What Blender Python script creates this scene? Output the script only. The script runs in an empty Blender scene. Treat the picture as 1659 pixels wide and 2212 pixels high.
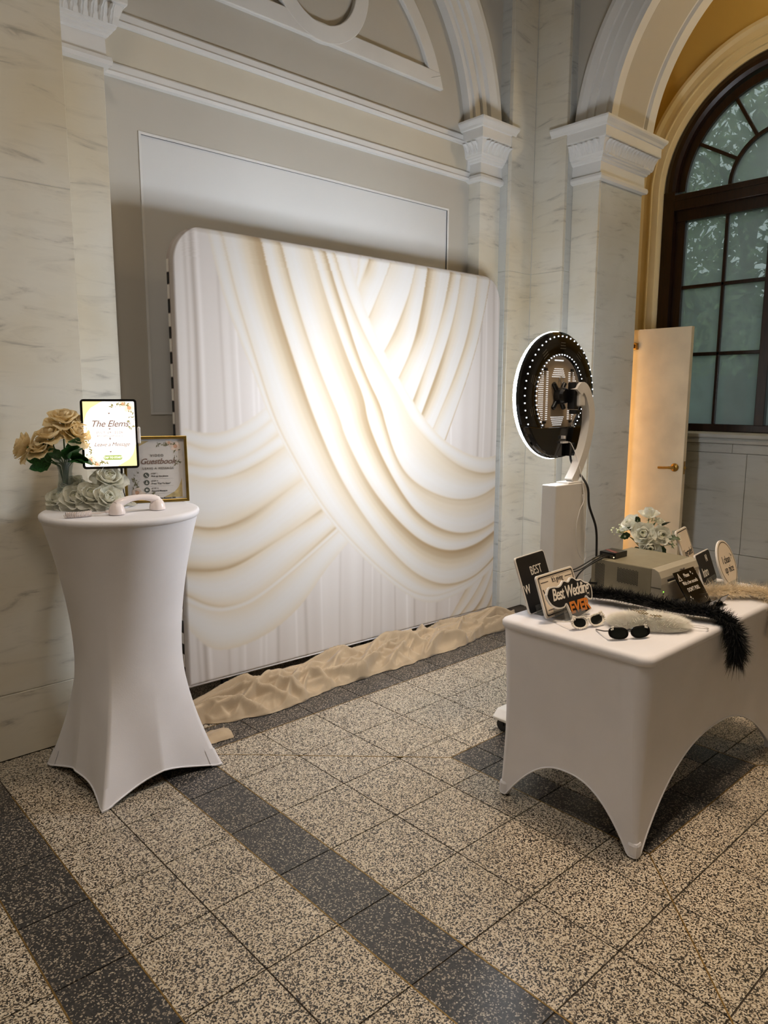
import bpy, math, random
import numpy as np
from mathutils import Vector, Matrix, noise as mnoise

random.seed(7)
SC = bpy.context.scene
COL = SC.collection
PI = math.pi
R = math.radians

# ------------------------------------------------------------------ camera
YAW, PITCH, ROLL, CAMH, FPX = 0.7394, 0.1557, -0.0023, 1.55, 1587.5
_f = Vector((math.sin(YAW)*math.cos(PITCH), math.cos(YAW)*math.cos(PITCH), -math.sin(PITCH)))
_r = Vector((math.cos(YAW), -math.sin(YAW), 0))
_d = _f.cross(_r)
_r2 = math.cos(ROLL)*_r + math.sin(ROLL)*_d
_d2 = -math.sin(ROLL)*_r + math.cos(ROLL)*_d
cam_data = bpy.data.cameras.new('camera')
cam = bpy.data.objects.new('camera', cam_data)
COL.objects.link(cam)
cam.matrix_world = Matrix(((_r2.x, -_d2.x, -_f.x, 0), (_r2.y, -_d2.y, -_f.y, 0), (_r2.z, -_d2.z, -_f.z, CAMH), (0, 0, 0, 1)))
cam_data.sensor_fit = 'VERTICAL'
cam_data.sensor_height = 24.0
cam_data.lens = 24.0*FPX/2212.0
cam_data.clip_start = 0.05
SC.camera = cam

# ------------------------------------------------------------------ exposure and sky
SC.view_settings.view_transform = 'Standard'
SC.view_settings.look = 'None'
SC.view_settings.exposure = 0.2
SC.view_settings.gamma = 1.0
SC.view_settings.use_curve_mapping = False
SC.cycles.max_bounces = 5
SC.cycles.diffuse_bounces = 3
SC.cycles.glossy_bounces = 2
SC.cycles.transparent_max_bounces = 12
SC.cycles.adaptive_threshold = 0.06
SC.cycles.caustics_reflective = False
SC.cycles.caustics_refractive = False

world = bpy.data.worlds.new('dusk_sky')
SC.world = world
world.use_nodes = True
_wn = world.node_tree
_bg = _wn.nodes['Background']
_tc = _wn.nodes.new('ShaderNodeTexCoord')
_nz = _wn.nodes.new('ShaderNodeTexNoise')
_nz.inputs['Scale'].default_value = 2.0
_rp = _wn.nodes.new('ShaderNodeValToRGB')
_rp.color_ramp.elements[0].color = (0.55, 0.62, 0.63, 1)
_rp.color_ramp.elements[1].color = (0.78, 0.84, 0.86, 1)
_wn.links.new(_tc.outputs['Generated'], _nz.inputs['Vector'])
_wn.links.new(_nz.outputs['Fac'], _rp.inputs['Fac'])
_wn.links.new(_rp.outputs['Color'], _bg.inputs['Color'])
_bg.inputs['Strength'].default_value = 3.0

# ------------------------------------------------------------------ lamps of the hall
WARM = (1.0, 0.90, 0.79)


def area_light(name, loc, size, energy, color, rot=(0, 0, 0), spread=180):
    l = bpy.data.lights.new(name, 'AREA')
    l.shape = 'DISK'
    l.size = size
    l.spread = R(spread)
    l.energy = energy
    l.color = color
    o = bpy.data.objects.new(name, l)
    o.location = loc
    o.rotation_euler = rot
    COL.objects.link(o)
    return o


def point_light(name, loc, radius, energy, color):
    l = bpy.data.lights.new(name, 'POINT')
    l.shadow_soft_size = radius
    l.energy = energy
    l.color = color
    o = bpy.data.objects.new(name, l)
    o.location = loc
    COL.objects.link(o)
    return o


area_light('hall_ceiling_lamp', (0.4, 1.0, 4.9), 0.9, 25, WARM, spread=130)
area_light('hall_ceiling_lamp', (2.6, 0.9, 4.9), 0.6, 21, (1.0, 0.78, 0.56), spread=84)
area_light('hall_ceiling_lamp', (-1.6, -1.6, 4.9), 0.9, 14, WARM, spread=130)
point_light('bay_pendant_lamp', (5.25, 0.9, 4.25), 0.12, 34, (1.0, 0.80, 0.50))
_dl = area_light('doorway_lamp', (5.045, 3.10, 1.15), 0.09, 3.2, (1.0, 0.66, 0.32), (0, R(-90), 0))
_dl.data.shape = 'RECTANGLE'
_dl.data.size = 1.7
_dl.data.size_y = 0.09
LED_STRENGTH = 62.0

# ------------------------------------------------------------------ materials


def lin(c):
    out = []
    for v in c[:3]:
        v = v/255.0
        out.append(v/12.92 if v <= 0.04045 else ((v+0.055)/1.055)**2.4)
    return (out[0], out[1], out[2], 1.0)


class NT:
    def __init__(self, name):
        self.m = bpy.data.materials.new(name)
        self.m.use_nodes = True
        self.t = self.m.node_tree
        self.b = self.t.nodes['Principled BSDF']
        self.out = self.t.nodes['Material Output']

    def n(self, kind, **kw):
        nd = self.t.nodes.new('ShaderNode'+kind)
        for k, v in kw.items():
            setattr(nd, k, v)
        return nd

    def l(self, a, b):
        self.t.links.new(a, b)

    def ramp(self, stops, interp='LINEAR'):
        nd = self.n('ValToRGB')
        cr = nd.color_ramp
        cr.interpolation = interp
        while len(cr.elements) < len(stops):
            cr.elements.new(0.5)
        for e, (p, c) in zip(cr.elements, stops):
            e.position = p
            e.color = lin(c)
        return nd


def plain(name, col, rough=0.5, metal=0.0, var=0.05, scale=6.0, bump=0.0, bscale=60.0, spec=0.5, emit=0.0, sheen=0.0, trans=0.0, stretch=None):
    k = NT(name)
    tc = k.n('TexCoord')
    nz = k.n('TexNoise')
    nz.inputs['Scale'].default_value = scale
    nz.inputs['Detail'].default_value = 4
    src = tc.outputs['Object']
    if stretch:
        mp = k.n('Mapping')
        mp.inputs['Scale'].default_value = stretch
        k.l(src, mp.inputs['Vector'])
        src = mp.outputs['Vector']
    k.l(src, nz.inputs['Vector'])
    lo = [max(0, c*(1-var)) for c in col]
    hi = [min(255, c*(1+var)) for c in col]
    rp = k.ramp([(0.3, lo), (0.7, hi)])
    k.l(nz.outputs['Fac'], rp.inputs['Fac'])
    k.l(rp.outputs['Color'], k.b.inputs['Base Color'])
    k.b.inputs['Roughness'].default_value = rough
    k.b.inputs['Metallic'].default_value = metal
    k.b.inputs['Specular IOR Level'].default_value = spec
    if sheen:
        k.b.inputs['Sheen Weight'].default_value = sheen
    if trans:
        k.b.inputs['Transmission Weight'].default_value = trans
    if emit:
        k.l(rp.outputs['Color'], k.b.inputs['Emission Color'])
        k.b.inputs['Emission Strength'].default_value = emit
    if bump:
        n2 = k.n('TexNoise')
        n2.inputs['Scale'].default_value = bscale
        n2.inputs['Detail'].default_value = 3
        k.l(src, n2.inputs['Vector'])
        bp = k.n('Bump')
        bp.inputs['Strength'].default_value = bump
        bp.inputs['Distance'].default_value = 0.01
        k.l(n2.outputs['Fac'], bp.inputs['Height'])
        k.l(bp.outputs['Normal'], k.b.inputs['Normal'])
    return k.m


def marble(name, light, dark, tint, ang=0.8):
    k = NT(name)
    g = k.n('NewGeometry')
    mp = k.n('Mapping')
    mp.inputs['Rotation'].default_value = (0.35, ang, ang)
    mp.inputs['Scale'].default_value = (1.0, 1.0, 5.0)
    k.l(g.outputs['Position'], mp.inputs['Vector'])
    n1 = k.n('TexNoise')
    n1.inputs['Scale'].default_value = 3.6
    n1.inputs['Detail'].default_value = 9
    n1.inputs['Roughness'].default_value = 0.62
    n1.inputs['Distortion'].default_value = 0.7
    k.l(mp.outputs['Vector'], n1.inputs['Vector'])
    r1 = k.ramp([(0.0, [c*0.97 for c in light]), (0.50, light), (0.60, [0.9*a+0.1*b for a, b in zip(light, dark)]), (0.68, [0.5*a+0.5*b for a, b in zip(light, dark)]), (0.82, dark)])
    k.l(n1.outputs['Fac'], r1.inputs['Fac'])
    n2 = k.n('TexNoise')
    n2.inputs['Scale'].default_value = 1.7
    n2.inputs['Detail'].default_value = 3
    k.l(g.outputs['Position'], n2.inputs['Vector'])
    r2 = k.ramp([(0.35, (255, 255, 255)), (0.72, tint)])
    k.l(n2.outputs['Fac'], r2.inputs['Fac'])
    mx = k.n('Mix', data_type='RGBA', blend_type='MULTIPLY')
    mx.inputs['Factor'].default_value = 1.0
    k.l(r1.outputs['Color'], mx.inputs['A'])
    k.l(r2.outputs['Color'], mx.inputs['B'])
    k.l(mx.outputs['Result'], k.b.inputs['Base Color'])
    k.b.inputs['Roughness'].default_value = 0.32
    return k.m


def terrazzo(name, stops, scale, rough):
    k = NT(name)
    g = k.n('NewGeometry')
    nz = k.n('TexNoise')
    nz.inputs['Scale'].default_value = 90
    k.l(g.outputs['Position'], nz.inputs['Vector'])
    ad = k.n('VectorMath', operation='MULTIPLY_ADD')
    ad.inputs[1].default_value = (0.006, 0.006, 0.006)
    k.l(nz.outputs['Color'], ad.inputs[0])
    k.l(g.outputs['Position'], ad.inputs[2])
    v = k.n('TexVoronoi')
    v.inputs['Scale'].default_value = scale
    k.l(ad.outputs['Vector'], v.inputs['Vector'])
    sp = k.n('SeparateColor')
    k.l(v.outputs['Color'], sp.inputs['Color'])
    rp = k.ramp(stops, 'CONSTANT')
    k.l(sp.outputs['Red'], rp.inputs['Fac'])
    k.l(rp.outputs['Color'], k.b.inputs['Base Color'])
    k.b.inputs['Roughness'].default_value = rough
    return k.m


def wood(name, a, b):
    k = NT(name)
    tc = k.n('TexCoord')
    mp = k.n('Mapping')
    mp.inputs['Scale'].default_value = (14, 14, 2)
    k.l(tc.outputs['Object'], mp.inputs['Vector'])
    nz = k.n('TexNoise')
    nz.inputs['Scale'].default_value = 3
    nz.inputs['Detail'].default_value = 6
    nz.inputs['Distortion'].default_value = 1.2
    k.l(mp.outputs['Vector'], nz.inputs['Vector'])
    rp = k.ramp([(0.3, a), (0.7, b)])
    k.l(nz.outputs['Fac'], rp.inputs['Fac'])
    k.l(rp.outputs['Color'], k.b.inputs['Base Color'])
    k.b.inputs['Roughness'].default_value = 0.3
    return k.m


def glassy(name, tint, haze, fac, rough=0.05, thru=0.0):
    k = NT(name)
    tr = k.n('BsdfTransparent')
    tr.inputs['Color'].default_value = lin(tint)
    tc = k.n('TexCoord')
    nz = k.n('TexNoise')
    nz.inputs['Scale'].default_value = 2.5
    nz.inputs['Detail'].default_value = 4
    k.l(tc.outputs['Object'], nz.inputs['Vector'])
    rp = k.ramp([(0.25, [c*0.85 for c in haze]), (0.75, haze)])
    k.l(nz.outputs['Fac'], rp.inputs['Fac'])
    k.l(rp.outputs['Color'], k.b.inputs['Base Color'])
    k.b.inputs['Roughness'].default_value = rough
    mx = k.n('MixShader')
    mx.inputs['Fac'].default_value = fac
    k.l(tr.outputs['BSDF'], mx.inputs[1])
    surf = k.b.outputs['BSDF']
    if thru:
        tl = k.n('BsdfTranslucent')
        k.l(rp.outputs['Color'], tl.inputs['Color'])
        m2 = k.n('MixShader')
        m2.inputs['Fac'].default_value = thru
        k.l(surf, m2.inputs[1])
        k.l(tl.outputs['BSDF'], m2.inputs[2])
        surf = m2.outputs['Shader']
    k.l(surf, mx.inputs[2])
    k.l(mx.outputs['Shader'], k.out.inputs['Surface'])
    return k.m


MAT = {}
MAT['marble'] = marble('marble', (226, 221, 208), (144, 139, 129), (240, 230, 210))
MAT['marble_grey'] = marble('grey_marble', (208, 208, 203), (140, 140, 137), (236, 234, 228), 1.3)
MAT['grout'] = plain('grout', (205, 200, 188), 0.8)
MAT['wall'] = plain('wall_paint', (196, 190, 178), 0.6, var=0.02, scale=1.5, bump=0.02)
MAT['panel'] = plain('panel_paint', (222, 221, 218), 0.55, var=0.015, scale=1.5, bump=0.02)
MAT['trim'] = plain('trim_paint', (228, 226, 222), 0.5, var=0.02, scale=3, bump=0.03, bscale=30)
MAT['frieze'] = plain('frieze_paint', (212, 203, 184), 0.6, var=0.02, scale=2)
MAT['ceiling'] = plain('ceiling_paint', (205, 196, 182), 0.8, var=0.02, scale=1)
MAT['yellow'] = plain('yellow_paint', (206, 172, 92), 0.6, var=0.03, scale=1.5)
MAT['cream'] = plain('cream_paint', (232, 214, 168), 0.45, var=0.02, scale=3)
MAT['wood'] = wood('dark_wood', (25, 15, 11), (48, 29, 20))
MAT['brass'] = plain('brass', (176, 136, 66), 0.32, 1.0, var=0.12, scale=12)
MAT['old_brass'] = plain('strip_brass', (138, 112, 66), 0.45, 0.8, var=0.2, scale=30)
MAT['bed'] = plain('mortar', (62, 52, 42), 0.85, var=0.15, scale=20)
MAT['light_tile'] = terrazzo('light_terrazzo', [(0.0, (44, 41, 38)), (0.32, (92, 80, 66)), (0.42, (196, 183, 162)), (0.74, (214, 204, 186)), (0.91, (160, 146, 124))], 265, 0.34)
MAT['dark_tile'] = terrazzo('dark_terrazzo', [(0.0, (46, 46, 47)), (0.42, (58, 57, 57)), (0.78, (150, 140, 126)), (0.90, (176, 166, 150)), (0.95, (92, 86, 80))], 250, 0.30)
MAT['spandex'] = plain('white_spandex', (232, 230, 234), 0.75, var=0.015, scale=5, bump=0.03, bscale=220, spec=0.25, sheen=0.2)
MAT['white'] = plain('white_enamel', (226, 222, 216), 0.4, var=0.02)
MAT['door'] = plain('door_paint', (222, 206, 176), 0.45, var=0.05, scale=4, bump=0.02)
MAT['black'] = plain('black_plastic', (16, 16, 17), 0.28, var=0.15)
MAT['gloss_black'] = plain('gloss_black', (10, 10, 11), 0.08, var=0.1)
MAT['rubber'] = plain('black_rubber', (14, 14, 14), 0.5, var=0.1)
MAT['print_black'] = plain('print_black', (18, 16, 17), 0.5, var=0.1)
MAT['print_white'] = plain('print_white', (238, 228, 214), 0.5, var=0.02)
MAT['sign_cream'] = plain('sign_cream', (232, 216, 194), 0.5, var=0.02)
MAT['sign_edge'] = plain('sign_edge', (236, 230, 222), 0.5, var=0.02)
MAT['orange'] = plain('print_orange', (212, 124, 44), 0.5, var=0.08, scale=60)
MAT['printer'] = plain('printer_case', (142, 134, 112), 0.42, var=0.03, scale=20)
MAT['printer_face'] = plain('printer_face', (176, 168, 150), 0.4, var=0.02)
MAT['vent'] = plain('vent_dark', (74, 70, 60), 0.6)
MAT['tan'] = plain('tan_cloth', (176, 154, 124), 0.75, var=0.05, scale=7, bump=0.06, bscale=160, sheen=0.25)
MAT['gold'] = plain('gold_frame', (166, 138, 74), 0.3, 1.0, var=0.1, scale=20)
MAT['paper'] = plain('paper', (226, 220, 214), 0.6, var=0.02)
MAT['ink'] = plain('ink', (62, 56, 52), 0.6)
MAT['ink_brown'] = plain('brown_ink', (122, 88, 72), 0.6)
MAT['ink_green'] = plain('green_ink', (66, 72, 60), 0.6)
MAT['print_gold'] = plain('gold_print', (196, 172, 110), 0.5, var=0.15, scale=40)
MAT['print_rose'] = plain('rose_print', (236, 214, 196), 0.6, var=0.08, scale=60)
MAT['print_rose2'] = plain('rose_heart_print', (214, 164, 130), 0.6, var=0.1, scale=60)
MAT['print_leaf'] = plain('leaf_print', (112, 108, 62), 0.6, var=0.25, scale=60)
MAT['plastic_white'] = plain('white_plastic', (236, 232, 230), 0.25, var=0.015)
MAT['phone'] = plain('phone_plastic', (240, 228, 224), 0.18, var=0.01)
MAT['steel'] = plain('steel', (190, 190, 192), 0.3, 1.0, var=0.05)
MAT['rose_white'] = plain('white_petal', (252, 250, 232), 0.6, var=0.06, scale=14, sheen=0.15)
MAT['rose_green'] = plain('pale_petal', (238, 240, 206), 0.6, var=0.08, scale=14)
MAT['peach'] = plain('peach_petal', (255, 228, 182), 0.6, var=0.05, scale=12, sheen=0.15)
MAT['leaf'] = plain('leaf_green', (40, 84, 36), 0.45, var=0.3, scale=18)
MAT['leaf_dark'] = plain('dark_leaf', (46, 66, 34), 0.5, var=0.3, scale=18)
MAT['stem'] = plain('stem_green', (52, 92, 44), 0.5, var=0.2)
MAT['glass'] = glassy('clear_glass', (240, 243, 243), (226, 232, 232), 0.10, 0.03)
MAT['glazing'] = glassy('frame_glazing', (250, 250, 250), (230, 230, 230), 0.04, 0.03)
MAT['acrylic'] = glassy('clear_acrylic', (238, 240, 240), (232, 228, 222), 0.14, 0.06)
MAT['pane'] = glassy('misted_pane', (208, 214, 212), (164, 172, 170), 0.55, 0.12, 0.7)
MAT['lens'] = plain('dark_lens', (24, 28, 26), 0.06, var=0.2)
MAT['pearl'] = plain('pearl', (240, 232, 220), 0.15, var=0.03)
MAT['fur_black'] = plain('black_feather', (9, 9, 9), 0.7, var=0.3, scale=40)
MAT['fur_white'] = plain('white_fur', (252, 246, 236), 0.8, var=0.05, scale=40)
MAT['fringe_white'] = plain('cream_fringe', (236, 222, 196), 0.7, var=0.07, scale=40)
MAT['beige_plate'] = plain('back_plate', (176, 158, 134), 0.45, var=0.02)
MAT['bark'] = plain('bark', (70, 58, 46), 0.8, var=0.3)
MAT['foliage'] = plain('outdoor_foliage', (120, 140, 98), 0.7, var=0.35, scale=9)
MAT['hedge'] = plain('hedge_foliage', (84, 106, 98), 0.8, var=0.3, scale=3)
MAT['lawn'] = plain('outdoor_lawn', (70, 84, 60), 0.9, var=0.2)


def see_through(name, fac):
    """let light pass through thin petals and fibres"""
    m = MAT[name]
    t = m.node_tree
    b = t.nodes['Principled BSDF']
    tl = t.nodes.new('ShaderNodeBsdfTranslucent')
    t.links.new(b.inputs['Base Color'].links[0].from_socket, tl.inputs['Color'])
    mx = t.nodes.new('ShaderNodeMixShader')
    mx.inputs['Fac'].default_value = fac
    t.links.new(b.outputs['BSDF'], mx.inputs[1])
    t.links.new(tl.outputs['BSDF'], mx.inputs[2])
    t.links.new(mx.outputs['Shader'], t.nodes['Material Output'].inputs['Surface'])


for _n in ('rose_white', 'rose_green', 'peach', 'fur_white', 'fringe_white'):
    see_through(_n, 0.42)


def emissive(name, col, strength):
    m = plain(name, col, 0.6, var=0.01, emit=strength)
    if name != 'led_diffuser':
        m.cycles.emission_sampling = 'NONE'
    return m


MAT['led'] = emissive('led_diffuser', (236, 244, 255), LED_STRENGTH)
MAT['led_dot'] = emissive('led_leak', (240, 246, 255), 2.2)
MAT['vent_glow'] = emissive('vent_glow', (236, 238, 240), 0.7)
MAT['screen'] = emissive('screen_glow', (255, 246, 240), 1.15)
MAT['screen_gold'] = emissive('screen_gold', (246, 232, 168), 0.8)
MAT['screen_leaf'] = emissive('screen_leaf', (140, 132, 60), 0.55)
MAT['screen_rose'] = emissive('screen_rose', (250, 226, 206), 0.85)
MAT['screen_rose2'] = emissive('screen_rose_heart', (232, 176, 132), 0.7)
MAT['screen_ink'] = emissive('screen_ink', (150, 118, 104), 0.3)
MAT['screen_green'] = emissive('screen_button', (176, 196, 112), 0.65)
MAT['led_green'] = emissive('green_indicator', (120, 230, 60), 2.5)
MAT['led_amber'] = emissive('amber_indicator', (255, 226, 150), 4.0)

# ------------------------------------------------------------------ mesh helpers


class MB:
    def __init__(self):
        self.v, self.f = [], []

    def add(self, vs, fs, M=None):
        o = len(self.v)
        if M is not None:
            vs = [M @ Vector(p) for p in vs]
        self.v += [tuple(p) for p in vs]
        self.f += [tuple(i+o for i in f) for f in fs]
        return self

    def box(self, x0, y0, z0, x1, y1, z1, M=None):
        vs = [(x0, y0, z0), (x1, y0, z0), (x1, y1, z0), (x0, y1, z0), (x0, y0, z1), (x1, y0, z1), (x1, y1, z1), (x0, y1, z1)]
        fs = [(0, 3, 2, 1), (4, 5, 6, 7), (0, 1, 5, 4), (1, 2, 6, 5), (2, 3, 7, 6), (3, 0, 4, 7)]
        return self.add(vs, fs, M)

    def prism(self, poly, a0, a1, axis='y', M=None):
        """poly of (p,q); axis y: x=p,z=q ; axis x: y=p,z=q ; axis z: x=p,y=q"""
        n = len(poly)

        def mk(p, q, a):
            return (p, a, q) if axis == 'y' else ((a, p, q) if axis == 'x' else (p, q, a))
        vs = [mk(p, q, a0) for p, q in poly]+[mk(p, q, a1) for p, q in poly]
        fs = [tuple(range(n)), tuple(range(2*n-1, n-1, -1))]
        fs += [(i, i+n, (i+1) % n+n, (i+1) % n) for i in range(n)]
        return self.add(vs, fs, M)

    def grid(self, fn, nu, nv, cu=False, M=None):
        vs = [fn(i/nu, j/nv) for j in range(nv+1) for i in range(nu if cu else nu+1)]
        w = nu if cu else nu+1
        fs = []
        for j in range(nv):
            for i in range(nu):
                i2 = (i+1) % w if cu else i+1
                fs.append((j*w+i, j*w+i2, (j+1)*w+i2, (j+1)*w+i))
        return self.add(vs, fs, M)

    def lathe(self, prof, n=24, c=(0, 0, 0), M=None, cap=True):
        vs = []
        for r, z in prof:
            for i in range(n):
                a = 2*PI*i/n
                vs.append((c[0]+r*math.cos(a), c[1]+r*math.sin(a), c[2]+z))
        fs = []
        for j in range(len(prof)-1):
            for i in range(n):
                fs.append((j*n+i, j*n+(i+1) % n, (j+1)*n+(i+1) % n, (j+1)*n+i))
        if cap:
            fs.append(tuple(range(n-1, -1, -1)))
            fs.append(tuple(range((len(prof)-1)*n, len(prof)*n)))
        return self.add(vs, fs, M)

    def tube(self, path, r, n=8, cap=True, M=None, flat=None):
        P = [Vector(p) for p in path]
        rs = r if isinstance(r, (list, tuple)) else [r]*len(P)
        t0 = (P[1]-P[0]).normalized()
        up = Vector((0, 0, 1)) if abs(t0.z) < 0.9 else Vector((1, 0, 0))
        nrm = t0.cross(up).normalized()
        vs = []
        for i, p in enumerate(P):
            t = (P[min(i+1, len(P)-1)]-P[max(i-1, 0)]).normalized()
            nrm = (nrm-t*nrm.dot(t)).normalized()
            bn = t.cross(nrm)
            for k in range(n):
                a = 2*PI*k/n
                if flat:
                    a += PI/n
                    q = nrm*(math.copysign(1, math.cos(a))*flat[0]*rs[i])+bn*(math.copysign(1, math.sin(a))*flat[1]*rs[i])
                else:
                    q = (nrm*math.cos(a)+bn*math.sin(a))*rs[i]
                vs.append(p+q)
        fs = []
        for j in range(len(P)-1):
            for k in range(n):
                fs.append((j*n+k, j*n+(k+1) % n, (j+1)*n+(k+1) % n, (j+1)*n+k))
        if cap:
            fs.append(tuple(range(n-1, -1, -1)))
            fs.append(tuple(range((len(P)-1)*n, len(P)*n)))
        return self.add(vs, fs, M)

    def sphere(self, c, r, n=8, m=6, s=(1, 1, 1)):
        vs = [(c[0], c[1], c[2]-r*s[2])]
        for j in range(1, m):
            a = -PI/2+PI*j/m
            for i in range(n):
                b = 2*PI*i/n
                vs.append((c[0]+r*s[0]*math.cos(a)*math.cos(b), c[1]+r*s[1]*math.cos(a)*math.sin(b), c[2]+r*s[2]*math.sin(a)))
        vs.append((c[0], c[1], c[2]+r*s[2]))
        fs = [(0, 1+(i+1) % n, 1+i) for i in range(n)]
        for j in range(m-2):
            for i in range(n):
                fs.append((1+j*n+i, 1+j*n+(i+1) % n, 1+(j+1)*n+(i+1) % n, 1+(j+1)*n+i))
        L = len(vs)-1
        fs += [(L, L-n+i, L-n+(i+1) % n) for i in range(n)]
        return self.add(vs, fs)

    def sweep_arc(self, prof, c, a0, a1, n, mk, close=True):
        """prof: list of (radius, depth); mk(px,pz,depth) builds the vertex"""
        m = len(prof)
        vs = []
        for i in range(n+1):
            a = a0+(a1-a0)*i/n
            for r, d in prof:
                vs.append(mk(c[0]+r*math.cos(a), c[1]+r*math.sin(a), d))
        fs = []
        for i in range(n):
            for k in range(m if close else m-1):
                k2 = (k+1) % m
                fs.append((i*m+k, i*m+k2, (i+1)*m+k2, (i+1)*m+k))
        if close:
            fs.append(tuple(range(m)))
            fs.append(tuple(range((n+1)*m-1, n*m-1, -1)))
        return self.add(vs, fs)

    def mesh(self, name, mat, smooth=False, angle=None):
        me = bpy.data.meshes.new(name)
        me.from_pydata(self.v, [], self.f)
        me.update()
        me.materials.append(MAT[mat] if isinstance(mat, str) else mat)
        if smooth:
            me.polygons.foreach_set('use_smooth', [True]*len(me.polygons))
            if angle:
                me.set_sharp_from_angle(angle=R(angle))
        return me

    def obj(self, name, mat, parent=None, smooth=False, angle=None, bevel=0.0, loc=None, M=None, seg=2):
        me = self.mesh(name, mat, smooth, angle)
        return put(me, name, parent, M, bevel, seg)


def put(me, name, parent=None, M=None, bevel=0.0, seg=2):
    o = bpy.data.objects.new(name, me)
    COL.objects.link(o)
    if parent is not None:
        o.parent = parent
    if M is not None:
        o.matrix_local = M
    if bevel:
        b = o.modifiers.new('bevel', 'BEVEL')
        b.width = bevel
        b.segments = seg
        b.limit_method = 'ANGLE'
        b.angle_limit = R(40)
    return o


def tag(o, label, cat=None, group=None, kind=None):
    if label:
        o['label'] = label
    if cat:
        o['category'] = cat
    if group:
        o['group'] = group
    if kind:
        o['kind'] = kind
    return o


def thing(name, loc, label, cat, rz=0.0, group=None, M=None):
    o = bpy.data.objects.new(name, None)
    o.empty_display_size = 0.05
    COL.objects.link(o)
    if M is not None:
        o.matrix_world = M
    else:
        o.location = loc
        o.rotation_euler = (0, 0, rz)
    return tag(o, label, cat, group)


def struct(o, label, cat):
    return tag(o, label, cat, None, 'structure')


def rrect(w, h, r, n=5, cx=0.0, cz=0.0):
    pts = []
    for (sx, sz, a0) in ((1, -1, -90), (1, 1, 0), (-1, 1, 90), (-1, -1, 180)):
        for i in range(n+1):
            a = R(a0+90*i/n)
            pts.append((cx+sx*(w/2-r)+r*math.cos(a), cz+sz*(h/2-r)+r*math.sin(a)))
    return pts


def ring_poly(mb, outer, inner, a0, a1, axis='y'):
    """frame between two closed outlines with equal point count"""
    n = len(outer)

    def mk(p, q, a):
        return (p, a, q) if axis == 'y' else ((a, p, q) if axis == 'x' else (p, q, a))
    vs = [mk(p, q, a0) for p, q in outer]+[mk(p, q, a0) for p, q in inner]+[mk(p, q, a1) for p, q in outer]+[mk(p, q, a1) for p, q in inner]
    fs = []
    for i in range(n):
        j = (i+1) % n
        fs += [(i, j, n+j, n+i), (2*n+i, 3*n+i, 3*n+j, 2*n+j), (i, 2*n+i, 2*n+j, j), (n+i, n+j, 3*n+j, 3*n+i)]
    return mb.add(vs, fs)


def text_mesh(s, size, mat, shear=0.0, fat=0.0, spacing=1.0, ext=0.0004, align='CENTER'):
    cu = bpy.data.curves.new('lettering', 'FONT')
    cu.body = s
    cu.size = size
    cu.align_x = align
    cu.align_y = 'CENTER'
    cu.shear = shear
    cu.offset = fat
    cu.space_character = spacing
    cu.extrude = ext
    cu.resolution_u = 3
    o = bpy.data.objects.new('lettering', cu)
    me = bpy.data.meshes.new_from_object(o)
    me.name = 'lettering'
    bpy.data.objects.remove(o)
    bpy.data.curves.remove(cu)
    me.materials.clear()
    me.materials.append(MAT[mat])
    return me


def lettering(parent, s, x, z, y, size, mat, shear=0.0, fat=0.0, spacing=1.0, sx=1.0, rot=0.0, align='CENTER', name='lettering'):
    me = text_mesh(s, size, mat, shear, fat, spacing, align=align)
    M = Matrix.Translation((x, y, z)) @ Matrix.Rotation(R(90), 4, 'X') @ Matrix.Rotation(rot, 4, 'Z') @ Matrix.Diagonal((sx, 1, 1, 1))
    return put(me, name, parent, M)


def smooth_path(pts, n=6):
    """Catmull-Rom through points"""
    P = [Vector(p) for p in pts]
    P = [2*P[0]-P[1]]+P+[2*P[-1]-P[-2]]
    out = []
    for i in range(1, len(P)-2):
        for k in range(n):
            t = k/n
            out.append(0.5*((2*P[i])+(P[i+1]-P[i-1])*t+(2*P[i-1]-5*P[i]+4*P[i+1]-P[i+2])*t*t+(-P[i-1]+3*P[i]-3*P[i+1]+P[i+2])*t**3))
    out.append(P[-2])
    return out

# ------------------------------------------------------------------ floor
FLOOR = struct(MB().box(-3.2, -3.6, -0.08, 5.9, 3.7, -0.004).obj('floor', 'bed'), 'terrazzo tile floor with dark bands and thin brass strips', 'floor')


def in_view(x, y, m=420):
    v = Vector((x, y, -CAMH))
    d = v.dot(_f)
    if d < 0.3:
        return False
    px = 829.5+FPX*v.dot(_r2)/d
    py = 1106+FPX*v.dot(_d2)/d
    return -m < px < 1659+m and py < 2212+m


def clip(poly, a, b):
    """keep the part of poly on the left of a->b"""
    out = []
    n = len(poly)

    def side(p):
        return (b[0]-a[0])*(p[1]-a[1])-(b[1]-a[1])*(p[0]-a[0])
    for i in range(n):
        p, q = poly[i], poly[(i+1) % n]
        sp, sq = side(p), side(q)
        if sp >= -1e-9:
            out.append(p)
        if sp*sq < -1e-12:
            t = sp/(sp-sq)
            out.append((p[0]+(q[0]-p[0])*t, p[1]+(q[1]-p[1])*t))
    return out


def area(poly):
    return 0.5*sum(poly[i][0]*poly[(i+1) % len(poly)][1]-poly[(i+1) % len(poly)][0]*poly[i][1] for i in range(len(poly)))


def inset(poly, g):
    """shrink a convex counter-clockwise polygon by g"""
    out = list(poly)
    n = len(poly)
    for i in range(n):
        p, q = poly[i], poly[(i+1) % n]
        L = math.hypot(q[0]-p[0], q[1]-p[1])
        if L < 1e-6:
            continue
        nx, ny = -(q[1]-p[1])/L*g, (q[0]-p[0])/L*g
        out = clip(out, (p[0]+nx, p[1]+ny), (q[0]+nx, q[1]+ny))
        if len(out) < 3:
            return []
    return out


TILE_CACHE = {}
NT_COUNT = [0]


FAR = {'light_tile': MB(), 'dark_tile': MB()}


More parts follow.
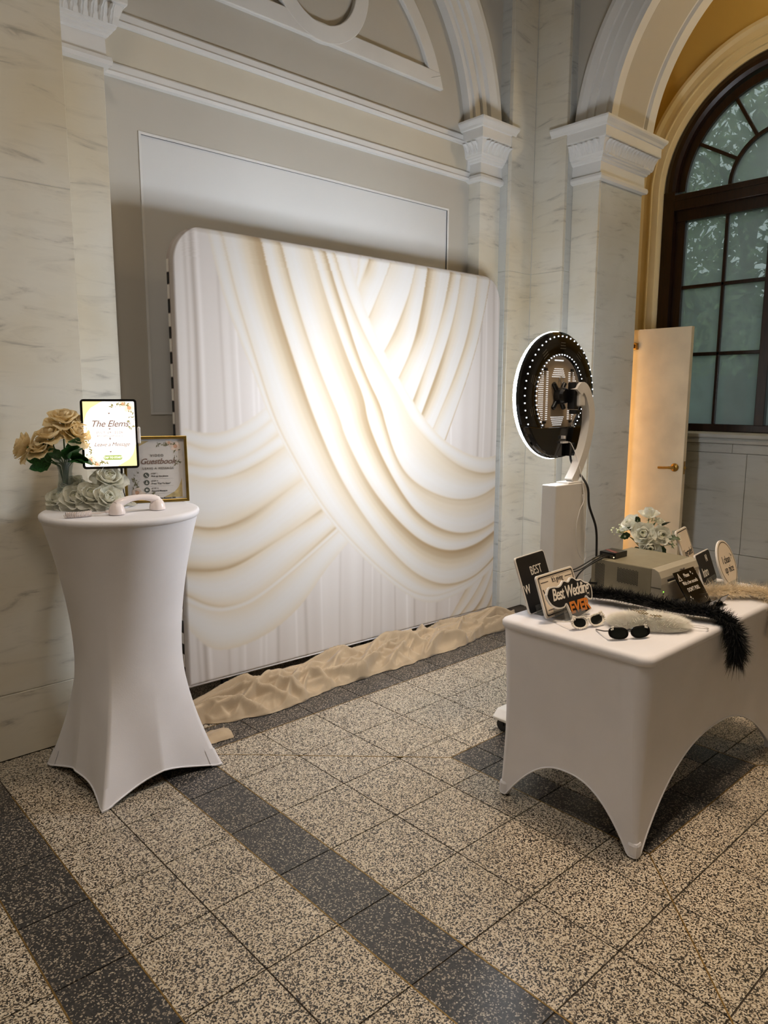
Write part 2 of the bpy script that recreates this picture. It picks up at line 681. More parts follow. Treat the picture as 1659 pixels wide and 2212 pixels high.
def tile(poly, mat, far=False):
    if len(poly) < 3 or abs(area(poly)) < 0.0015:
        return
    if area(poly) < 0:
        poly = poly[::-1]
    cx = sum(p[0] for p in poly)/len(poly)
    cy = sum(p[1] for p in poly)/len(poly)
    p2 = inset(poly, 0.0024)
    if len(p2) < 3:
        return
    if not in_view(cx, cy) or far:
        FAR[mat].prism(p2, 0.0, -0.010, 'z')
        return
    loc = [(round(p[0]-cx, 4), round(p[1]-cy, 4)) for p in p2]
    key = (tuple(loc), mat)
    if key not in TILE_CACHE:
        TILE_CACHE[key] = MB().prism([(a, b) for a, b in loc], 0.0, -0.010, 'z').mesh('floor_tile', mat)
    lift = -0.0006*random.random()
    put(TILE_CACHE[key], 'floor_tile', FLOOR, Matrix.Translation((cx, cy, lift)))
    NT_COUNT[0] += 1


def rect(x0, y0, x1, y1):
    return [(x0, y0), (x1, y0), (x1, y1), (x0, y1)]


PX, PY = 0.3103, 0.3075
FX0, FY1 = 1.441, 2.771
FX1, FY0 = FX0+8*PX, FY1-8*PY
IX0, IX1, IY0, IY1 = 2.233, 3.152, 1.092, 2.014
trap = {'back': [(FX0, FY1), (IX0, IY1), (IX1, IY1), (FX1, FY1)],
        'left': [(FX0, FY0), (IX0, IY0), (IX0, IY1), (FX0, FY1)],
        'front': [(FX0, FY0), (FX1, FY0), (IX1, IY0), (IX0, IY0)],
        'right': [(FX1, FY0), (FX1, FY1), (IX1, IY1), (IX1, IY0)]}
for tr in trap.values():
    if area(tr) < 0:
        tr.reverse()
    for i in range(8):
        for j in range(8):
            c = rect(FX0+i*PX, FY0+j*PY, FX0+(i+1)*PX, FY0+(j+1)*PY)
            for a in range(4):
                c = clip(c, tr[a], tr[(a+1) % 4])
                if len(c) < 3:
                    break
            if len(c) >= 3:
                tile(c, 'light_tile')
IW = 0.16
mx, my = (IX0+IX1)/2, (IY0+IY1)/2
for (x0, x1) in ((IX0, IX0+IW), (IX0+IW, mx), (mx, IX1-IW), (IX1-IW, IX1)):
    for (y0, y1) in ((IY0, IY0+IW), (IY0+IW, my), (my, IY1-IW), (IY1-IW, IY1)):
        edge = x0 == IX0 or x1 == IX1 or y0 == IY0 or y1 == IY1
        tile(rect(x0, y0, x1, y1), 'dark_tile' if edge else 'light_tile')
BW = 0.214
for i in range(-1, 9):
    x0, x1 = FX0+i*PX, FX0+(i+1)*PX
    if i == -1:
        x0, x1 = FX0-BW, FX0
    if i == 8:
        x0, x1 = FX1, FX1+BW
    tile(rect(x0, FY1, x1, FY1+BW), 'dark_tile')
    tile(rect(x0, FY1+BW, x1, FY1+BW+0.24), 'light_tile')
    tile(rect(x0, FY1+BW+0.24, x1, FY1+BW+0.48), 'light_tile')
for j in range(8):
    y0, y1 = FY0+j*PY, FY0+(j+1)*PY
    tile(rect(FX0-BW, y0, FX0, y1), 'dark_tile')
    tile(rect(FX1, y0, FX1+BW, y1), 'dark_tile')
LX1 = FX0-BW
for j in range(-4, 10):
    y0, y1 = FY0+j*PY, FY0+(j+1)*PY
    if y0 > 3.27:
        continue
    y1 = min(y1, 3.274)
    tile(rect(0.724, y0, 0.974, y1), 'light_tile')
    tile(rect(0.974, y0, LX1, y1), 'light_tile')
    tile(rect(0.514, y0, 0.724, y1), 'dark_tile' if y0 < 2.9 else 'light_tile')
    for k in range(3):
        tile(rect(0.514-(k+1)*PX, y0, 0.514-k*PX, y1), 'light_tile')
for j in range(8):
    y0, y1 = FY0+j*PY, FY0+(j+1)*PY
    tile(rect(FX1+BW, y0, 4.375, y1), 'light_tile')


# tiles beyond the picture, joined
for i in range(30):
    for j in range(24):
        x0, y0 = -3.2+i*0.31, -3.58+j*0.31
        x1, y1 = x0+0.31, y0+0.31
        xm, ym = (x0+x1)/2, (y0+y1)/2
        lo = 0.514-3*PX
        if xm < lo:
            x1 = min(x1, lo)
        elif ym < FY0-4*PY or (xm > LX1 and ym < FY0):
            if ym < FY0-4*PY:
                x0 = max(x0, lo)
                y1 = min(y1, FY0-4*PY) if xm < LX1 else min(y1, FY0)
            else:
                x0 = max(x0, LX1)
                y1 = min(y1, FY0)
        elif xm > 4.375 and ym < 3.2:
            x0 = max(x0, 4.375)
            x1 = min(x1, 5.75)
        else:
            continue
        if x1-x0 > 0.03 and y1-y0 > 0.03:
            tile(rect(x0, y0, x1, min(y1, 3.27)), 'light_tile', True)
for mt, b in FAR.items():
    if b.v:
        fo = b.obj('outlying_tiles', mt, FLOOR)
        fo['kind'] = 'stuff'


def strip(p, q, w=0.0045):
    L = math.hypot(q[0]-p[0], q[1]-p[1])
    a = math.atan2(q[1]-p[1], q[0]-p[0])
    M = Matrix.Translation((p[0], p[1], 0)) @ Matrix.Rotation(a, 4, 'Z')
    MB().box(0, -w/2, -0.008, L, w/2, 0.0004).obj('brass_strip', 'old_brass', FLOOR, M=M)


for p, q in (((FX0, FY0), (FX0, FY1)), ((FX0, FY1), (FX1, FY1)), ((LX1, FY0), (LX1, FY1+BW)), ((LX1, FY1+BW), (FX1, FY1+BW)),
             ((0.724, FY0), (0.724, 2.95)), ((0.514, FY0), (0.514, 2.95)),
             ((IX0, IY0), (IX1, IY0)), ((IX0, IY1), (IX1, IY1)), ((IX0, IY0), (IX0, IY1)), ((IX1, IY0), (IX1, IY1)),
             ((FX0, FY1), (IX0, IY1)), ((FX0, FY0), (IX0, IY0)), ((FX1, FY1), (IX1, IY1)), ((FX1, FY0), (IX1, IY0))):
    strip(p, q)

# ------------------------------------------------------------------ back wall
YP, YQ, YW = 3.274, 3.365, 3.465      # pier face, pilaster face, infill face
XL, XR, XC = 1.213, 4.13, 4.38        # left pier edge, right pier edge, room corner
PW = 0.207                             # pilaster width
TOP = 5.2
CX, CZ = 2.671, 3.19                   # arch centre
PX0, PX1, PZ0, PZ1 = 1.62, 3.715, 1.472, 2.755
mb = MB()
mb.box(XL+PW, YW, 0, PX0, 3.62, TOP)
mb.box(PX1, YW, 0, XR-PW, 3.62, TOP)
mb.box(PX0, YW, 0, PX1, 3.62, PZ0)
mb.box(PX0, YW, PZ1, PX1, 3.62, TOP)
mb.box(PX0, YW+0.035, PZ0, PX1, 3.62, PZ1)
WALLB = struct(mb.obj('wall_back', 'wall'), 'beige plastered back wall with marble piers and blind arch', 'wall')
MB().box(PX0, YW+0.006, PZ0, PX1, YW+0.036, PZ1).obj('sunk_panel', 'panel', WALLB)
g = 0.012
fr = MB()
ring_poly(fr, [(PX0-g, PZ0-g), (PX1+g, PZ0-g), (PX1+g, PZ1+g), (PX0-g, PZ1+g)], [(PX0, PZ0), (PX1, PZ0), (PX1, PZ1), (PX0, PZ1)], YW-0.004, YW+0.007)
fr.obj('panel_bead', 'trim', WALLB)
# spandrel wall above the arch
RO, RI = 1.435, 1.2
sp = MB()
n = 48
for i in range(n):
    a0, a1 = PI*i/n, PI*(i+1)/n
    p0 = (CX+RO*math.cos(a0), CZ+RO*math.sin(a0))
    p1 = (CX+RO*math.cos(a1), CZ+RO*math.sin(a1))
    sp.prism([p0, (p0[0], TOP), (p1[0], TOP), p1], 3.378, 3.46)
sp.box(XL, 3.378, 3.2, CX-RO, 3.46, TOP)
sp.box(CX+RO, 3.378, 3.2, XR, 3.46, TOP)
sp.obj('spandrel', 'wall', WALLB)
av = MB().sweep_arc([(1.20, 3.47), (1.20, 3.41), (1.228, 3.402), (1.232, 3.388), (1.285, 3.388), (1.29, 3.372), (1.33, 3.372), (1.345, 3.352), (1.40, 3.335), (1.435, 3.338), (1.435, 3.47)],
                    (CX, CZ), R(4), R(176), 64, lambda p, q, d: (p, d, q))
struct(av.obj('trim_1', 'trim', smooth=True, angle=20), 'moulded plaster arch over the blind tympanum', 'moulding')
TRAC = MB().prism([(CX-0.963, 3.458), (CX+0.963, 3.458), (CX+0.9295, 3.552), (CX-0.9295, 3.552)], YW-0.03, YW+0.002).obj('trim_2', 'trim', bevel=0.006)
struct(TRAC, 'raised white tracery bar with ring and arch on tympanum', 'moulding')
MB().sweep_arc([(0.915, YW-0.0285), (1.005, YW-0.0285), (1.005, YW+0.001), (0.915, YW+0.001)], (CX, 3.17), R(21.2), R(158.8), 56, lambda p, q, d: (p, d, q)).obj('tracery_arch', 'trim', TRAC, bevel=0.005)
cr = MB()
ring_poly(cr, [(CX+0.338*math.cos(2*PI*i/48), 3.79+0.338*math.sin(2*PI*i/48)) for i in range(48)], [(CX+0.245*math.cos(2*PI*i/48), 3.79+0.245*math.sin(2*PI*i/48)) for i in range(48)], YW-0.031, YW+0.002)
cr.obj('tracery_ring', 'trim', TRAC, bevel=0.005)


def band(z0, z1, idx, label):
    prof = [(YW+0.002, z0), (YW-0.022, z0+0.004), (YW-0.026, z0+0.018), (YW-0.018, z0+0.028), (YW-0.018, z1-0.012), (YW-0.012, z1-0.004), (YW+0.002, z1)]
    b = MB()
    b.prism(prof, XL+PW, XR-PW, 'x')
    return struct(b.obj('trim_%d' % idx, 'trim'), label, 'moulding')


band(3.185, 3.252, 3, 'upper white string moulding on the back wall')
LB = band(2.966, 3.032, 4, 'lower white string moulding on the back wall')
MB().box(XL+PW, YW-0.014, 3.032, XL+PW+0.035, YW, 3.185).obj('end_strip', 'trim', LB)
MB().box(XR-PW-0.035, YW-0.014, 3.032, XR-PW, YW, 3.185).obj('end_strip', 'trim', LB)
MB().box(XL+PW+0.035, YW-0.004, 3.032, XR-PW-0.035, YW, 3.185).obj('frieze_field', 'frieze', WALLB)


def slab(parent, x0, y0, z0, x1, y1, z1, mat='marble', g=0.0015):
    """one marble slab; g is half the open joint"""
    return MB().box(x0, y0, z0+g, x1, y1, z1-g).obj('marble_slab', mat, parent, bevel=0.002, seg=1)


JZ = (0.0, 0.29, 2.40, 4.45, TOP)
# left pier (core of pale grout, slabs in front)
MB().box(-3.2, YP+0.004, 0, XL-0.004, 3.62, TOP).obj('pier_core', 'grout', WALLB)
edges = (-3.2, -1.6, -0.45, 0.42, XL)
for i in range(4):
    for j in range(4):
        slab(WALLB, edges[i]+0.0015, YP, JZ[j], edges[i+1]-(0.0 if i == 3 else 0.0015), YP+0.04, JZ[j+1])
MB().box(XL-0.02, YP+0.03, 0, XL, 3.5, TOP).obj('pier_return', 'marble', WALLB)
# pilasters of the blind arch
for x0 in (XL, XR-PW):
    MB().box(x0+0.012, YQ+0.02, 0, x0+PW-0.012, 3.49, 3.3).obj('pilaster_core', 'grout', WALLB)
    for j, (z0, z1) in enumerate(((0, 0.29), (0.29, 2.96))):
        slab(WALLB, x0+0.001, YQ, z0, x0+PW, 3.5, z1)
# right corner pier, face towards the hall
MB().box(XR+0.004, YP+0.004, 0, 4.6, 3.62, TOP).obj('pier_core', 'grout', WALLB)
for j in range(4):
    slab(WALLB, XR, YP, JZ[j], XC-0.002, YP+0.03, JZ[j+1])
    slab(WALLB, XR, YP+0.032, JZ[j], XR+0.02, YQ+0.03, JZ[j+1], 'marble_grey')

# ------------------------------------------------------------------ right wall with the open arch to the window bay
XPIL, XJ = 4.471, 5.02
YN, YJ = 3.02, 2.815                    # pier end, jamb
AY, AZ = 1.565, 3.19
wr = MB()
wr.box(XC+0.004, YN+0.004, 0, 4.62, YP+0.3, TOP)
WALLR = struct(wr.obj('wall_right', 'grout'), 'right wall of marble piers with open arch to window bay', 'wall')
for j in range(4):
    slab(WALLR, XC, YN, JZ[j], XC+0.03, YP-0.001, JZ[j+1])
    slab(WALLR, XC+0.032, YN, JZ[j], XPIL+0.03, YN+0.03, JZ[j+1], 'marble_grey')
MB().box(XPIL+0.004, YJ+0.004, 0, XJ-0.01, YN+0.18, 3.3).obj('pilaster_core', 'grout', WALLR)
for j, (z0, z1) in enumerate(((0, 0.29), (0.29, 2.96))):
    slab(WALLR, XPIL, YJ, z0, XPIL+0.025, YN-0.001, z1)
    slab(WALLR, XPIL+0.027, YJ, z0, XJ, YJ+0.03, z1, 'marble_grey')
MB().box(XJ-0.012, YJ+0.032, 0, XJ, 3.2, 3.3).obj('jamb_back', 'yellow', WALLR)
# far jamb of the arch and the rest of the wall
MB().box(XC, -3.6, 0, XJ, AY-1.25, TOP).obj('pier_core', 'marble', WALLR)
ar = MB().sweep_arc([(1.44, 4.50), (1.44, 4.435), (1.41, 4.43), (1.365, 4.442), (1.36, 4.455), (1.315, 4.455), (1.31, 4.466), (1.235, 4.466), (1.228, 4.478), (1.20, 4.480),
                     (1.20, 4.555), (1.222, 4.562), (1.222, 4.925), (1.20, 4.932), (1.20, 5.02), (1.44, 5.02)], (AY, AZ), R(-4), R(184), 72, lambda p, q, d: (d, p, q))
struct(ar.obj('trim_5', 'trim', smooth=True, angle=18), 'moulded open arch with panelled soffit before the window bay', 'moulding')
pn = MB().sweep_arc([(1.2205, 4.575), (1.2165, 4.58), (1.2165, 4.905), (1.2205, 4.91)], (AY, AZ), R(-2), R(182), 72, lambda p, q, d: (d, p, q))
pn.obj('soffit_panel', 'wall', WALLR, smooth=True, angle=18)
sp = MB()
for i in range(n):
    a0, a1 = PI*i/n, PI*(i+1)/n
    p0 = (AY+1.435*math.cos(a0), AZ+1.435*math.sin(a0))
    p1 = (AY+1.435*math.cos(a1), AZ+1.435*math.sin(a1))
    sp.prism([p0, (p0[0], TOP), (p1[0], TOP), p1], 4.48, 5.015, 'x')
sp.box(4.48, AY+1.435, 3.2, 5.015, YN+0.18, TOP)
sp.obj('spandrel', 'wall', WALLR)

# capitals ------------------------------------------------------------
CAP = [(0.004, 2.955), (0.026, 2.962), (0.03, 2.978), (0.026, 2.994), (0.010, 3.002), (0.008, 3.072), (0.020, 3.078), (0.024, 3.088), (0.032, 3.092), (0.036, 3.102), (0.044, 3.106), (0.048, 3.116),
       (0.050, 3.118), (0.056, 3.150), (0.072, 3.192), (0.082, 3.197), (0.084, 3.204), (0.084, 3.258), (0.092, 3.262), (0.098, 3.276), (0.112, 3.292), (0.116, 3.300), (0.116, 3.312)]


def leaf_bump():
    def fn(u, v):
        s = u*2-1
        w = 0.017*(0.55+0.45*math.sin(PI*(0.15+0.8*v)))*(1+0.18*math.cos(v*PI*6))
        y = -0.019*(1-s*s)*(0.35+0.65*v) - 0.016*max(0, v-0.66)/0.34 + 0.007*math.cos(s*PI*2.5)
        return (s*w, y, 0.072*v)
    return MB().grid(fn, 8, 12).mesh('acanthus_leaf', 'trim', True)


LEAF = leaf_bump()


def capital(idx, label, x0, x1, y0, y1, left, right, front, leaves):
    loops = []
    for o, z in CAP:
        loops.append([(x0-o*left, y0-o*front, z), (x1+o*right, y0-o*front, z), (x1+o*right, y1, z), (x0-o*left, y1, z)])
    b = MB()
    vs = [p for lp in loops for p in lp]
    fs = []
    for j in range(len(loops)-1):
        for i in range(4):
            fs.append((j*4+i, j*4+(i+1) % 4, (j+1)*4+(i+1) % 4, (j+1)*4+i))
    L = len(loops)-1
    fs += [(3, 2, 1, 0), (L*4, L*4+1, L*4+2, L*4+3)]
    b.add(vs, fs)
    o = struct(b.obj('trim_%d' % idx, 'trim'), label, 'capital')
    for face, a, bnd, pos in leaves:
        k = max(2, int(round((bnd-a)/0.040)))
        for i in range(k):
            t = a+(bnd-a)*(i+0.5)/k
            tl = Matrix.Rotation(R(14), 4, 'X')
            if face == 'y':
                M = Matrix.Translation((t, pos, 3.119)) @ tl
            else:
                M = Matrix.Translation((pos, t, 3.119)) @ Matrix.Rotation(R(-90), 4, 'Z') @ tl
            put(LEAF, 'acanthus_leaf', o, M)
    return o


capital(6, 'white leaf carved capital beside the left marble pier', XL, XL+PW, YQ, 3.5, 0, 1, 1, [('y', XL, XL+PW+0.04, YQ-0.046)])
capital(7, 'white leaf carved capital at the right end of back wall', XR-PW, XR, YQ, 3.5, 1, 0.45, 1, [('y', XR-PW-0.04, XR+0.02, YQ-0.046), ('x', YQ-0.03, 3.46, XR-PW-0.046)])
capital(8, 'white leaf carved capital on the pier nearest the window', XPIL, XJ, YJ, YN+0.12, 1, 1, 1, [('x', YJ-0.04, YN, XPIL-0.046), ('y', XPIL-0.04, XJ+0.04, YJ-0.046)])

# ------------------------------------------------------------------ window bay
XW = 5.75
WY, WZ, WR = 2.19, 3.13, 0.84
SILL = 1.29
wb = MB()
wb.box(XW, WY+WR, SILL, XW+0.2, 3.4, TOP)
wb.box(XW, -3.6, 0, XW+0.2, WY-WR, TOP)
for i in range(n):
    a0, a1 = PI*i/n, PI*(i+1)/n
    p0 = (WY+WR*math.cos(a0), WZ+WR*math.sin(a0))
    p1 = (WY+WR*math.cos(a1), WZ+WR*math.sin(a1))
    wb.prism([p0, (p0[0], TOP), (p1[0], TOP), p1], XW, XW+0.2, 'x')
WALLF = struct(wb.obj('wall_far', 'yellow'), 'yellow painted window wall of the bay above marble dado', 'wall')
MB().box(5.02, 3.2, 0, XW, 3.4, TOP).obj('bay_end', 'yellow', WALLF)
# marble dado under the window
MB().box(XW, WY-WR, 0, XW+0.2, 3.2, SILL-0.03).obj('dado_core', 'grout', WALLF)
for (y0, y1) in ((0.9, 2.235), (2.238, 3.2)):
    slab(WALLF, XW-0.03, y0, 0.36, XW, y1, 1.13, 'marble_grey')
    slab(WALLF, XW-0.04, y0, 0.0, XW, y1, 0.36, 'marble_grey')
for (y0, y1) in ((0.9, 2.345), (2.348, 3.2)):
    slab(WALLF, XW-0.034, y0, 1.13, XW, y1, 1.20, 'marble_grey')
MB().prism([(XW-0.03, 1.20), (XW-0.06, 1.205), (XW-0.065, 1.225), (XW-0.05, 1.24), (XW-0.075, 1.248), (XW-0.08, 1.272), (XW-0.02, 1.285), (XW+0.1, 1.29), (XW+0.1, 1.20)], 0.9, 3.2, 'y',
           ).obj('window_ledge', 'marble_grey', WALLF)
# cream architrave
prof = [(WR-0.005, XW+0.06), (WR, XW-0.012), (WR+0.03, XW-0.02), (WR+0.035, XW-0.03), (WR+0.085, XW-0.03), (WR+0.09, XW-0.042), (WR+0.10, XW-0.042), (WR+0.105, XW-0.034), (WR+0.15, XW-0.036), (WR+0.175, XW-0.055), (WR+0.20, XW-0.052), (WR+0.20, XW+0.01)]
cream = MB().sweep_arc(prof, (WY, WZ), 0, PI, 64, lambda p, q, d: (d, p, q))
for s in (1, -1):
    cream.prism([(d, WY+s*r) for r, d in prof], SILL, WZ, 'z')
struct(cream.obj('trim_9', 'cream', smooth=True, angle=18), 'cream moulded architrave around the arched window', 'moulding')
# window joinery
wf = MB().sweep_arc([(0.745, XW-0.005), (0.77, XW-0.02), (0.80, XW-0.02), (0.835, XW-0.005), (0.835, XW+0.12), (0.745, XW+0.12)], (WY, WZ), 0, PI, 64, lambda p, q, d: (d, p, q))
for s in (1, -1):
    wf.box(XW-0.018, min(WY+s*0.745, WY+s*0.835), SILL, XW+0.12, max(WY+s*0.745, WY+s*0.835), WZ)
WIN = struct(wf.obj('window_1', 'wood', smooth=True, angle=20), 'tall arched window with dark wooden frame and misted panes', 'window')
MB().box(XW-0.016, WY-0.75, 2.985, XW+0.12, WY+0.75, 3.105).obj('transom', 'wood', WIN, bevel=0.006)
MB().box(XW-0.022, WY-0.75, 3.06, XW+0.02, WY+0.75, 3.072).obj('transom_bead', 'wood', WIN)
MB().box(XW+0.02, WY-0.75, SILL, XW+0.12, WY+0.75, 1.345).obj('bottom_rail', 'wood', WIN, bevel=0.004)
MB().box(XW+0.02, WY-0.75, 2.905, XW+0.10, WY+0.75, 2.99).obj('top_rail', 'wood', WIN)
MB().box(XW+0.01, WY-0.035, 1.34, XW+0.10, WY+0.035, 2.99).obj('centre_stile', 'wood', WIN, bevel=0.004)
fr = MB().sweep_arc([(0.69, XW+0.03), (0.75, XW+0.03), (0.75, XW+0.09), (0.69, XW+0.09)], (WY, WZ-0.02), R(1.5), R(178.5), 64, lambda p, q, d: (d, p, q))
fr.obj('fanlight_sash', 'wood', WIN)
for s in (1, -1):
    MB().box(XW+0.03, min(WY+s*0.67, WY+s*0.745), 1.34, XW+0.09, max(WY+s*0.67, WY+s*0.745), 2.91).obj('sash_stile', 'wood', WIN, bevel=0.004)
    MB().box(XW+0.04, WY+s*0.352-0.0125, 1.345, XW+0.08, WY+s*0.352+0.0125, 2.905).obj('muntin', 'wood', WIN, bevel=0.004)
    for z in (1.885, 2.405):
        MB().box(XW+0.04, min(WY+s*0.035, WY+s*0.67), z-0.0135, XW+0.08, max(WY+s*0.035, WY+s*0.67), z+0.0135).obj('muntin', 'wood', WIN, bevel=0.004)
    for (y0, y1) in ((0.035, 0.34), (0.365, 0.67)):
        for (z0, z1) in ((1.345, 1.872), (1.898, 2.392), (2.418, 2.905)):
            MB().box(XW+0.056, min(WY+s*y0, WY+s*y1), z0, XW+0.062, max(WY+s*y0, WY+s*y1), z1).obj('pane', 'pane', WIN)
FZ = WZ-0.02
MB().sweep_arc([(0.335, XW+0.035), (0.362, XW+0.035), (0.362, XW+0.085), (0.335, XW+0.085)], (WY, FZ), 0, PI, 32, lambda p, q, d: (d, p, q)).obj('fan_arc', 'wood', WIN)
for k in range(1, 6):
    a = R(30*k)
    M = Matrix.Translation((XW+0.06, WY, FZ)) @ Matrix.Rotation(a, 4, 'X')
    MB().box(-0.02, 0.35, -0.0125, 0.02, 0.70, 0.0125).obj('fan_bar', 'wood', WIN, M=M, bevel=0.004)
for k in range(6):
    a0, a1 = R(30*k), R(30*k+30)
    poly = [(WY+0.36*math.cos(a0+(a1-a0)*i/6), FZ+0.36*math.sin(a0+(a1-a0)*i/6)) for i in range(7)]+[(WY+0.70*math.cos(a1-(a1-a0)*i/6), FZ+0.70*math.sin(a1-(a1-a0)*i/6)) for i in range(7)]
    MB().prism(poly, XW+0.056, XW+0.062, 'x').obj('pane', 'pane', WIN)
poly = [(WY+0.338*math.cos(PI*i/24), FZ+0.338*math.sin(PI*i/24)) for i in range(25)]
MB().prism(poly, XW+0.056, XW+0.062, 'x').obj('pane', 'pane', WIN)

# open door in the bay
XD, DY0, DY1, DZ = 5.25, 2.50, 3.195, 2.053
DOOR = struct(MB().box(XD, DY0, 0.01, XD+0.042, DY1, DZ).obj('door_1', 'door', bevel=0.002), 'plain cream door standing open below the arched window', 'door')
hd = MB().lathe([(0.030, 0), (0.031, 0.004), (0.026, 0.010), (0.014, 0.014), (0.011, 0.050)], 20, M=Matrix.Translation((XD, DY0+0.062, 1.037)) @ Matrix.Rotation(R(-90), 4, 'Y'))
hd.tube(smooth_path([(XD-0.046, DY0+0.062, 1.037), (XD-0.052, DY0+0.09, 1.037), (XD-0.050, DY0+0.13, 1.034), (XD-0.046, DY0+0.168, 1.032)]), [0.010]*6+[0.0085]*13, 10)
hd.obj('lever_handle', 'brass', DOOR, smooth=True, angle=40)
lt = MB().box(XD+0.011, DY0-0.002, 0.99, XD+0.033, DY0+0.001, 1.085)
lt.box(XD+0.014, DY0-0.012, 1.027, XD+0.028, DY0, 1.047)
lt.obj('latch', 'brass', DOOR)
h2 = MB().lathe([(0.030, 0), (0.026, 0.010), (0.012, 0.014), (0.011, 0.05)], 20, M=Matrix.Translation((XD+0.042, DY0+0.062, 1.037)) @ Matrix.Rotation(R(90), 4, 'Y'))
h2.tube([(XD+0.088, DY0+0.062, 1.037), (XD+0.09, DY0+0.17, 1.033)], 0.0095, 10)
h2.obj('lever_handle', 'brass', DOOR, smooth=True, angle=40)
hb = MB().box(XD-0.03, DY0+0.405, 1.905, XD, DY0+0.50, 1.955)
hb.box(XD-0.04, DY0+0.42, 1.915, XD-0.028, DY0+0.47, 1.945)
hb.obj('door_holder', 'brass', DOOR, bevel=0.004)

# rest of the room shell: ceiling and the two walls behind the camera
struct(MB().box(-3.2, -3.6, TOP, 5.95, 3.7, TOP+0.1).obj('ceiling', 'ceiling'), 'plain off-white plaster ceiling above the hall', 'ceiling')
struct(MB().box(-3.3, -3.6, 0, -3.2, 3.62, TOP).obj('wall_left', 'marble'), 'marble wall on the left of the hall behind the camera', 'wall')
struct(MB().box(-3.3, -3.7, 0, 5.95, -3.6, TOP).obj('wall_front', 'marble'), 'marble wall of the hall behind the camera', 'wall')

# outdoors, seen through the panes
struct(MB().box(5.96, -8, -0.6, 26, 20, -0.5).obj('ground', 'lawn'), 'dim lawn outside the window', 'ground')


def leaf_cloud(name, mat, parent, n, fn, size, seed):
    rng = random.Random(seed)
    b = MB()
    for _ in range(n):
        c = Vector(fn(rng))
        d = Vector((rng.uniform(-1, 1), rng.uniform(-1, 1), rng.uniform(-1, 1))).normalized()
        e = d.orthogonal().normalized()
        e = (Matrix.Rotation(rng.uniform(0, 6.28), 3, d) @ e)
        L = size*rng.uniform(0.6, 1.4)
        w = L*0.32
        b.add([c-d*L, c+e*w, c+d*L, c-e*w], [(0, 1, 2, 3)])
    o = b.obj(name, mat, parent)
    o['kind'] = 'stuff'
    return o


TREE = thing('tree', (8.3, 3.4, -0.5), 'leafy tree close outside the arched window', 'tree')
tk = MB().tube(smooth_path([(0, 0, 0), (0.1, 0.05, 1.5), (-0.05, 0.0, 3.2), (0.05, -0.1, 5.0)]), [0.16]*7+[0.12]*6+[0.07]*6, 10)
for k in range(9):
    a = k*2.4
    z = 2.2+0.32*k
    tk.tube(smooth_path([(0, 0, z), (0.6*math.cos(a), 0.6*math.sin(a), z+0.5), (1.3*math.cos(a), 1.3*math.sin(a), z+0.6)]), [0.05]*4+[0.03]*5+[0.015]*4, 6)
tk.obj('trunk', 'bark', TREE, smooth=True)


def crown(rng):
    while True:
        p = (rng.gauss(0, 0.8), rng.gauss(0, 1.3), rng.uniform(2.3, 6.4))
        v = mnoise.noise(Vector((p[0]*0.9, p[1]*0.9, p[2]*0.9)))
        if v > -0.12 and abs(p[0]) < 1.7:
            return p


leaf_cloud('crown', 'foliage', TREE, 9500, crown, 0.075, 4)
HEDGE = thing('hedge', (11.5, 5.2, -0.5), 'dark hedge far outside behind the leafy tree', 'hedge')
hb = MB().grid(lambda u, v: (0.5*mnoise.noise(Vector((u*9, v*7, 1))), -5+u*11, 0.0+v*(3.9+0.9*mnoise.noise(Vector((u*14, 3, 0))))), 60, 40)
hb.obj('hedge_body', 'hedge', HEDGE, smooth=True)
leaf_cloud('hedge_leaves', 'hedge', HEDGE, 5000, lambda r: (r.uniform(-0.5, 0.1), r.uniform(-5, 6), r.uniform(0, 4.4)), 0.09, 5)
# ------------------------------------------------------------------ printed backdrop


def resample(c, n):
    P = np.array(c, float)
    for _ in range(3):
        Q = np.empty((2*len(P), 2))
        Q[0] = P[0]
        Q[-1] = P[-1]
        Q[1:-1:2] = .75*P[:-1]+.25*P[1:]
        Q[2:-1:2] = .25*P[:-1]+.75*P[1:]
        P = Q
    s = np.r_[0, np.cumsum(np.hypot(*np.diff(P, axis=0).T))]
    s /= s[-1]
    t = np.linspace(0, 1, n)
    return np.c_[np.interp(t, s, P[:, 0]), np.interp(t, s, P[:, 1])]


def fold_tone(w, depth, kind):
    if kind == 1:
        return 1-depth*(np.abs(2*w-1)**2.2)
    v = w if kind == 0 else 1-w
    b = np.clip(v/.05, 0, 1)**.7*(1-np.clip((v-.40)/.60, 0, 1)**1.25*depth)
    if kind == 0:
        b = b*(1-.25*depth)+.25*depth*np.exp(-((v-.28)/.25)**2)
    return b


T_WHITE = np.array([200, 196, 191.])
T_CREAM = np.array([197, 184, 164.])
T_TAN = np.array([158, 135, 104.])


def tone(b):
    b = np.clip(b, 0, 1)[..., None]
    return np.where(b > .55, T_CREAM+(T_WHITE-T_CREAM)*(b-.55)/.45, T_TAN+(T_CREAM-T_TAN)*b/.55)


